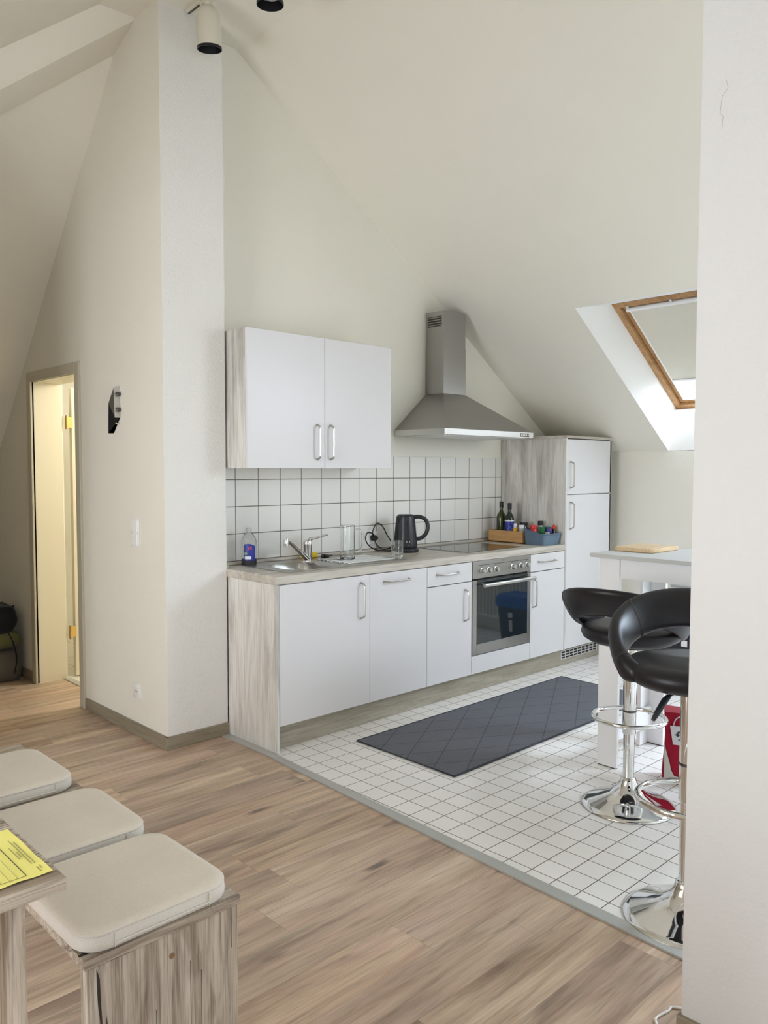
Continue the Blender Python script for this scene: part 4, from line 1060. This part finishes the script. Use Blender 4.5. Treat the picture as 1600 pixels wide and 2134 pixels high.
# yellow form
t = Thing('paper_form', 'yellow printed form lying on the corner of the dining table', 'paper', (-1.9, -1.74, .741))
px0, px1, py0, py1, pz = -2.000, -1.790, -1.846, -1.638, .7412
bm = BM(); nx = 8
vs = [[bm.verts.new((px0+(px1-px0)*i/nx, py0+(py1-py0)*j/nx, pz+.0022*abs(math.sin(i*1.3+j*.7))*(1 if (i in (0, nx) or j in (0, nx)) else .35))) for j in range(nx+1)] for i in range(nx+1)]
for i in range(nx):
    for j in range(nx): bm.faces.new((vs[i][j], vs[i+1][j], vs[i+1][j+1], vs[i][j+1]))
r_ = bmesh.ops.extrude_face_region(bm, geom=bm.faces[:]); bmesh.ops.translate(bm, verts=[v for v in r_['geom'] if isinstance(v, bmesh.types.BMVert)], vec=(0, 0, .0005))
sh = t.part('sheet', bm, 'paper')
pt = pz+.0026
def ln(bm, x, ya, yb, w=.0005): box(bm, x-w/2, x+w/2, ya, yb, pt, pt+.0003)
bm = BM(); ln(bm, -1.828, py0+.012, py1-.004, .0012); t.part('ruled_line', bm, 'ink', sh)
bm = BM()
for i in range(6): ln(bm, -1.841-i*.0125, py0+.010, py1-.004, .0006)
for i in range(4): box(bm, px0, -1.828, py0+.010+i*.0, py0+.0106, pt, pt+.0003)
t.part('form_grid', bm, 'inkgrey', sh)
bm = BM()
for x, ya, yb in ((-1.802, -1.80, -1.70), (-1.807, -1.80, -1.69), (-1.816, -1.77, -1.72), (-1.811, -1.765, -1.74), (-1.800, -1.825, -1.812), (-1.805, -1.835, -1.815)):
    y_ = ya
    while y_ < yb:
        w_ = random.uniform(.002, .006); ln(bm, x, y_, min(y_+w_, yb), .0016); y_ += w_+.0012
t.part('small_print', bm, 'inkgrey', sh)
bm = BM(); ln(bm, -1.822, -1.66, -1.652, .003); t.part('red_print', bm, 'inkred', sh)

# backpacks in the far left corner
def lump(bm, cx, cy, hx, hy, z0_, z1_, r=.07, k=.02, n=7, seed=1):
    rnd = random.Random(seed); rings = []
    for i in range(n+1):
        s = i/n; e = .86+.14*math.sin(PI*min(1, max(0, .12+s*.80)))
        ph = rnd.uniform(0, 6)
        rings.append([(cx+x*(1+k*3*math.sin(ph+q*.7)*.3), cy+y*(1+k*3*math.cos(ph+q*.9)*.3), z0_+(z1_-z0_)*s+k*.3*math.sin(q*.8+ph)) for q, (x, y) in enumerate(rrect(-hx*e, hx*e, -hy*e, hy*e, r*e, 5))])
    return loft(bm, rings)
t = Thing('backpack', 'grey and olive backpack with black straps on the floor left of the door', 'backpack', (-.56, 2.44, 0))
bm = BM(); lump(bm, -.535, 2.44, .165, .15, .004, .24, .06, .02, 7, 3); pk = t.part('body', bm, 'packgrey', smooth=80)
bm = BM(); lump(bm, -.54, 2.44, .165, .145, .215, .315, .05, .02, 5, 5); t.part('flap', bm, 'packolive', smooth=80)
bm = BM()
tube(bm, smooth_path([(-.44, 2.30, .05), (-.425, 2.29, .15), (-.44, 2.30, .25), (-.47, 2.32, .33)], 5), .008, 8, flat=(1.8, .6))
tube(bm, smooth_path([(-.60, 2.28, .03), (-.60, 2.27, .16), (-.585, 2.28, .26), (-.56, 2.33, .33)], 5), .008, 8, flat=(1.8, .6))
tube(bm, smooth_path([(-.72, 2.30, .215), (-.60, 2.275, .225), (-.46, 2.285, .22), (-.39, 2.40, .22)], 5), .012, 8, flat=(1.6, .7))
t.part('strap', bm, 'packblack', pk)
t = Thing('duffel_bag', 'black bag with carrying loops lying on top of the grey backpack', 'bag', (-.60, 2.46, .32))
bm = BM(); lump(bm, -.575, 2.45, .175, .15, .330, .485, .04, .02, 7, 9); du = t.part('body', bm, 'packblack', smooth=80)
bm = BM(); tube(bm, smooth_path([(-.47, 2.36, .40), (-.425, 2.35, .46), (-.415, 2.36, .488), (-.43, 2.39, .46), (-.47, 2.41, .42)], 5), .006, 8); tube(bm, smooth_path([(-.55, 2.36, .45), (-.51, 2.35, .485), (-.49, 2.37, .47), (-.50, 2.42, .45)], 5), .005, 8); t.part('loop', bm, 'packblack', du)
# cable at the foot of the near wall
bm = BM(); tube(bm, smooth_path([(-.34, -2.225, .004), (-.355, -2.205, .004), (-.375, -2.205, .004), (-.418, -2.197, .004), (-.440, -2.206, .004), (-.50, -2.262, .004), (-.56, -2.33, .004)], 6), .0032, 8)
single('power_cable', bm, 'cablewhite', 'thin white cable lying on the oak floor at the foot of the near wall', 'cable', (-.42, -2.2, 0))
# hairline crack in the near wall
bm = BM(); tube(bm, [(-.4484, -2.33, 2.27), (-.4484, -2.335, 2.25), (-.4484, -2.322, 2.235), (-.4484, -2.318, 2.20), (-.4484, -2.325, 2.19), (-.4484, -2.323, 2.165)], .0004, 5)
c_ = obj('hairline_crack', bm, 'casing', wr)

# ------------------------------------------------------------------ light
w = bpy.data.worlds.new('World'); S.world = w; w.use_nodes = True
bg_ = w.node_tree.nodes['Background']; bg_.inputs[0].default_value = (.80, .90, 1.0, 1); bg_.inputs[1].default_value = 1.1
def area(name, loc, target, sx, sy, power, col):
    L = bpy.data.lights.new(name, 'AREA'); L.shape = 'RECTANGLE'; L.size = sx; L.size_y = sy; L.energy = power; L.color = col
    o = bpy.data.objects.new(name, L); C.objects.link(o); o.location = loc
    o.rotation_euler = (Vector(target)-Vector(loc)).to_track_quat('-Z', 'Y').to_euler()
    return o
# daylight outside each window opening
wc = wp((OY0+OY1)/2, LL/2, .16)
sl = area('daylight_kitchen', wc, wc-nd, 1.0, .95, 58, (.74, .86, 1.0))
area('daylight_dormer', (-4.34, -1.1, 1.28), (0, -1.1, 1.28), 1.45, 1.8, 116, (.92, .95, 1.0))
area('daylight_balcony', (-2.2, -5.75, 1.15), (-2.2, 0, 1.15), 2.5, 2.1, 45, (.86, .91, 1.0))
c = Vector((2.55, -2.95, zk(2.55)+.16)); area('fill_kitchen_near', c, c-Vector((K, 0, 1)), 1.1, .95, 105, (.70, .83, 1.0))  # fill light behind the added roof opening, brightens tiles, stools and table
# lamp in the room behind the door
L = bpy.data.lights.new('bathroom_lamp', 'POINT'); L.energy = 42; L.color = (1, .97, .88); L.shadow_soft_size = .12
o = bpy.data.objects.new('bathroom_lamp', L); C.objects.link(o); o.location = (.7, 1.5, 2.1)

# ------------------------------------------------------------------ camera
cam = bpy.data.cameras.new('Camera'); co_ = bpy.data.objects.new('Camera', cam); C.objects.link(co_)
cam.sensor_fit = 'HORIZONTAL'; cam.sensor_width = 36; cam.lens = 1664.19/1600*36; cam.clip_start = .02
yaw, pitch, roll = -.76450, -.05315, .00145
F = Vector((math.sin(-yaw)*math.cos(pitch), math.cos(-yaw)*math.cos(pitch), math.sin(pitch)))
R_ = Vector((math.cos(yaw), math.sin(yaw), 0)); U = R_.cross(F)
R2 = R_*math.cos(roll)+U*math.sin(roll); U2 = -R_*math.sin(roll)+U*math.cos(roll)
co_.matrix_world = Matrix(((R2.x, U2.x, -F.x, -2.2775), (R2.y, U2.y, -F.y, -3.1294), (R2.z, U2.z, -F.z, 1.3938), (0, 0, 0, 1)))
S.camera = co_
S.view_settings.view_transform = 'Standard'; S.view_settings.look = 'None'; S.view_settings.gamma = 1; S.view_settings.use_curve_mapping = False
S.view_settings.exposure = 0.03
try:
    S.cycles.use_denoising = True; S.cycles.max_bounces = 9; S.cycles.diffuse_bounces = 6; S.cycles.glossy_bounces = 4; S.cycles.transmission_bounces = 8; S.cycles.use_adaptive_sampling = True; S.cycles.adaptive_threshold = .05; S.cycles.caustics_reflective = False; S.cycles.caustics_refractive = False; S.cycles.sample_clamp_indirect = 8
except Exception: pass
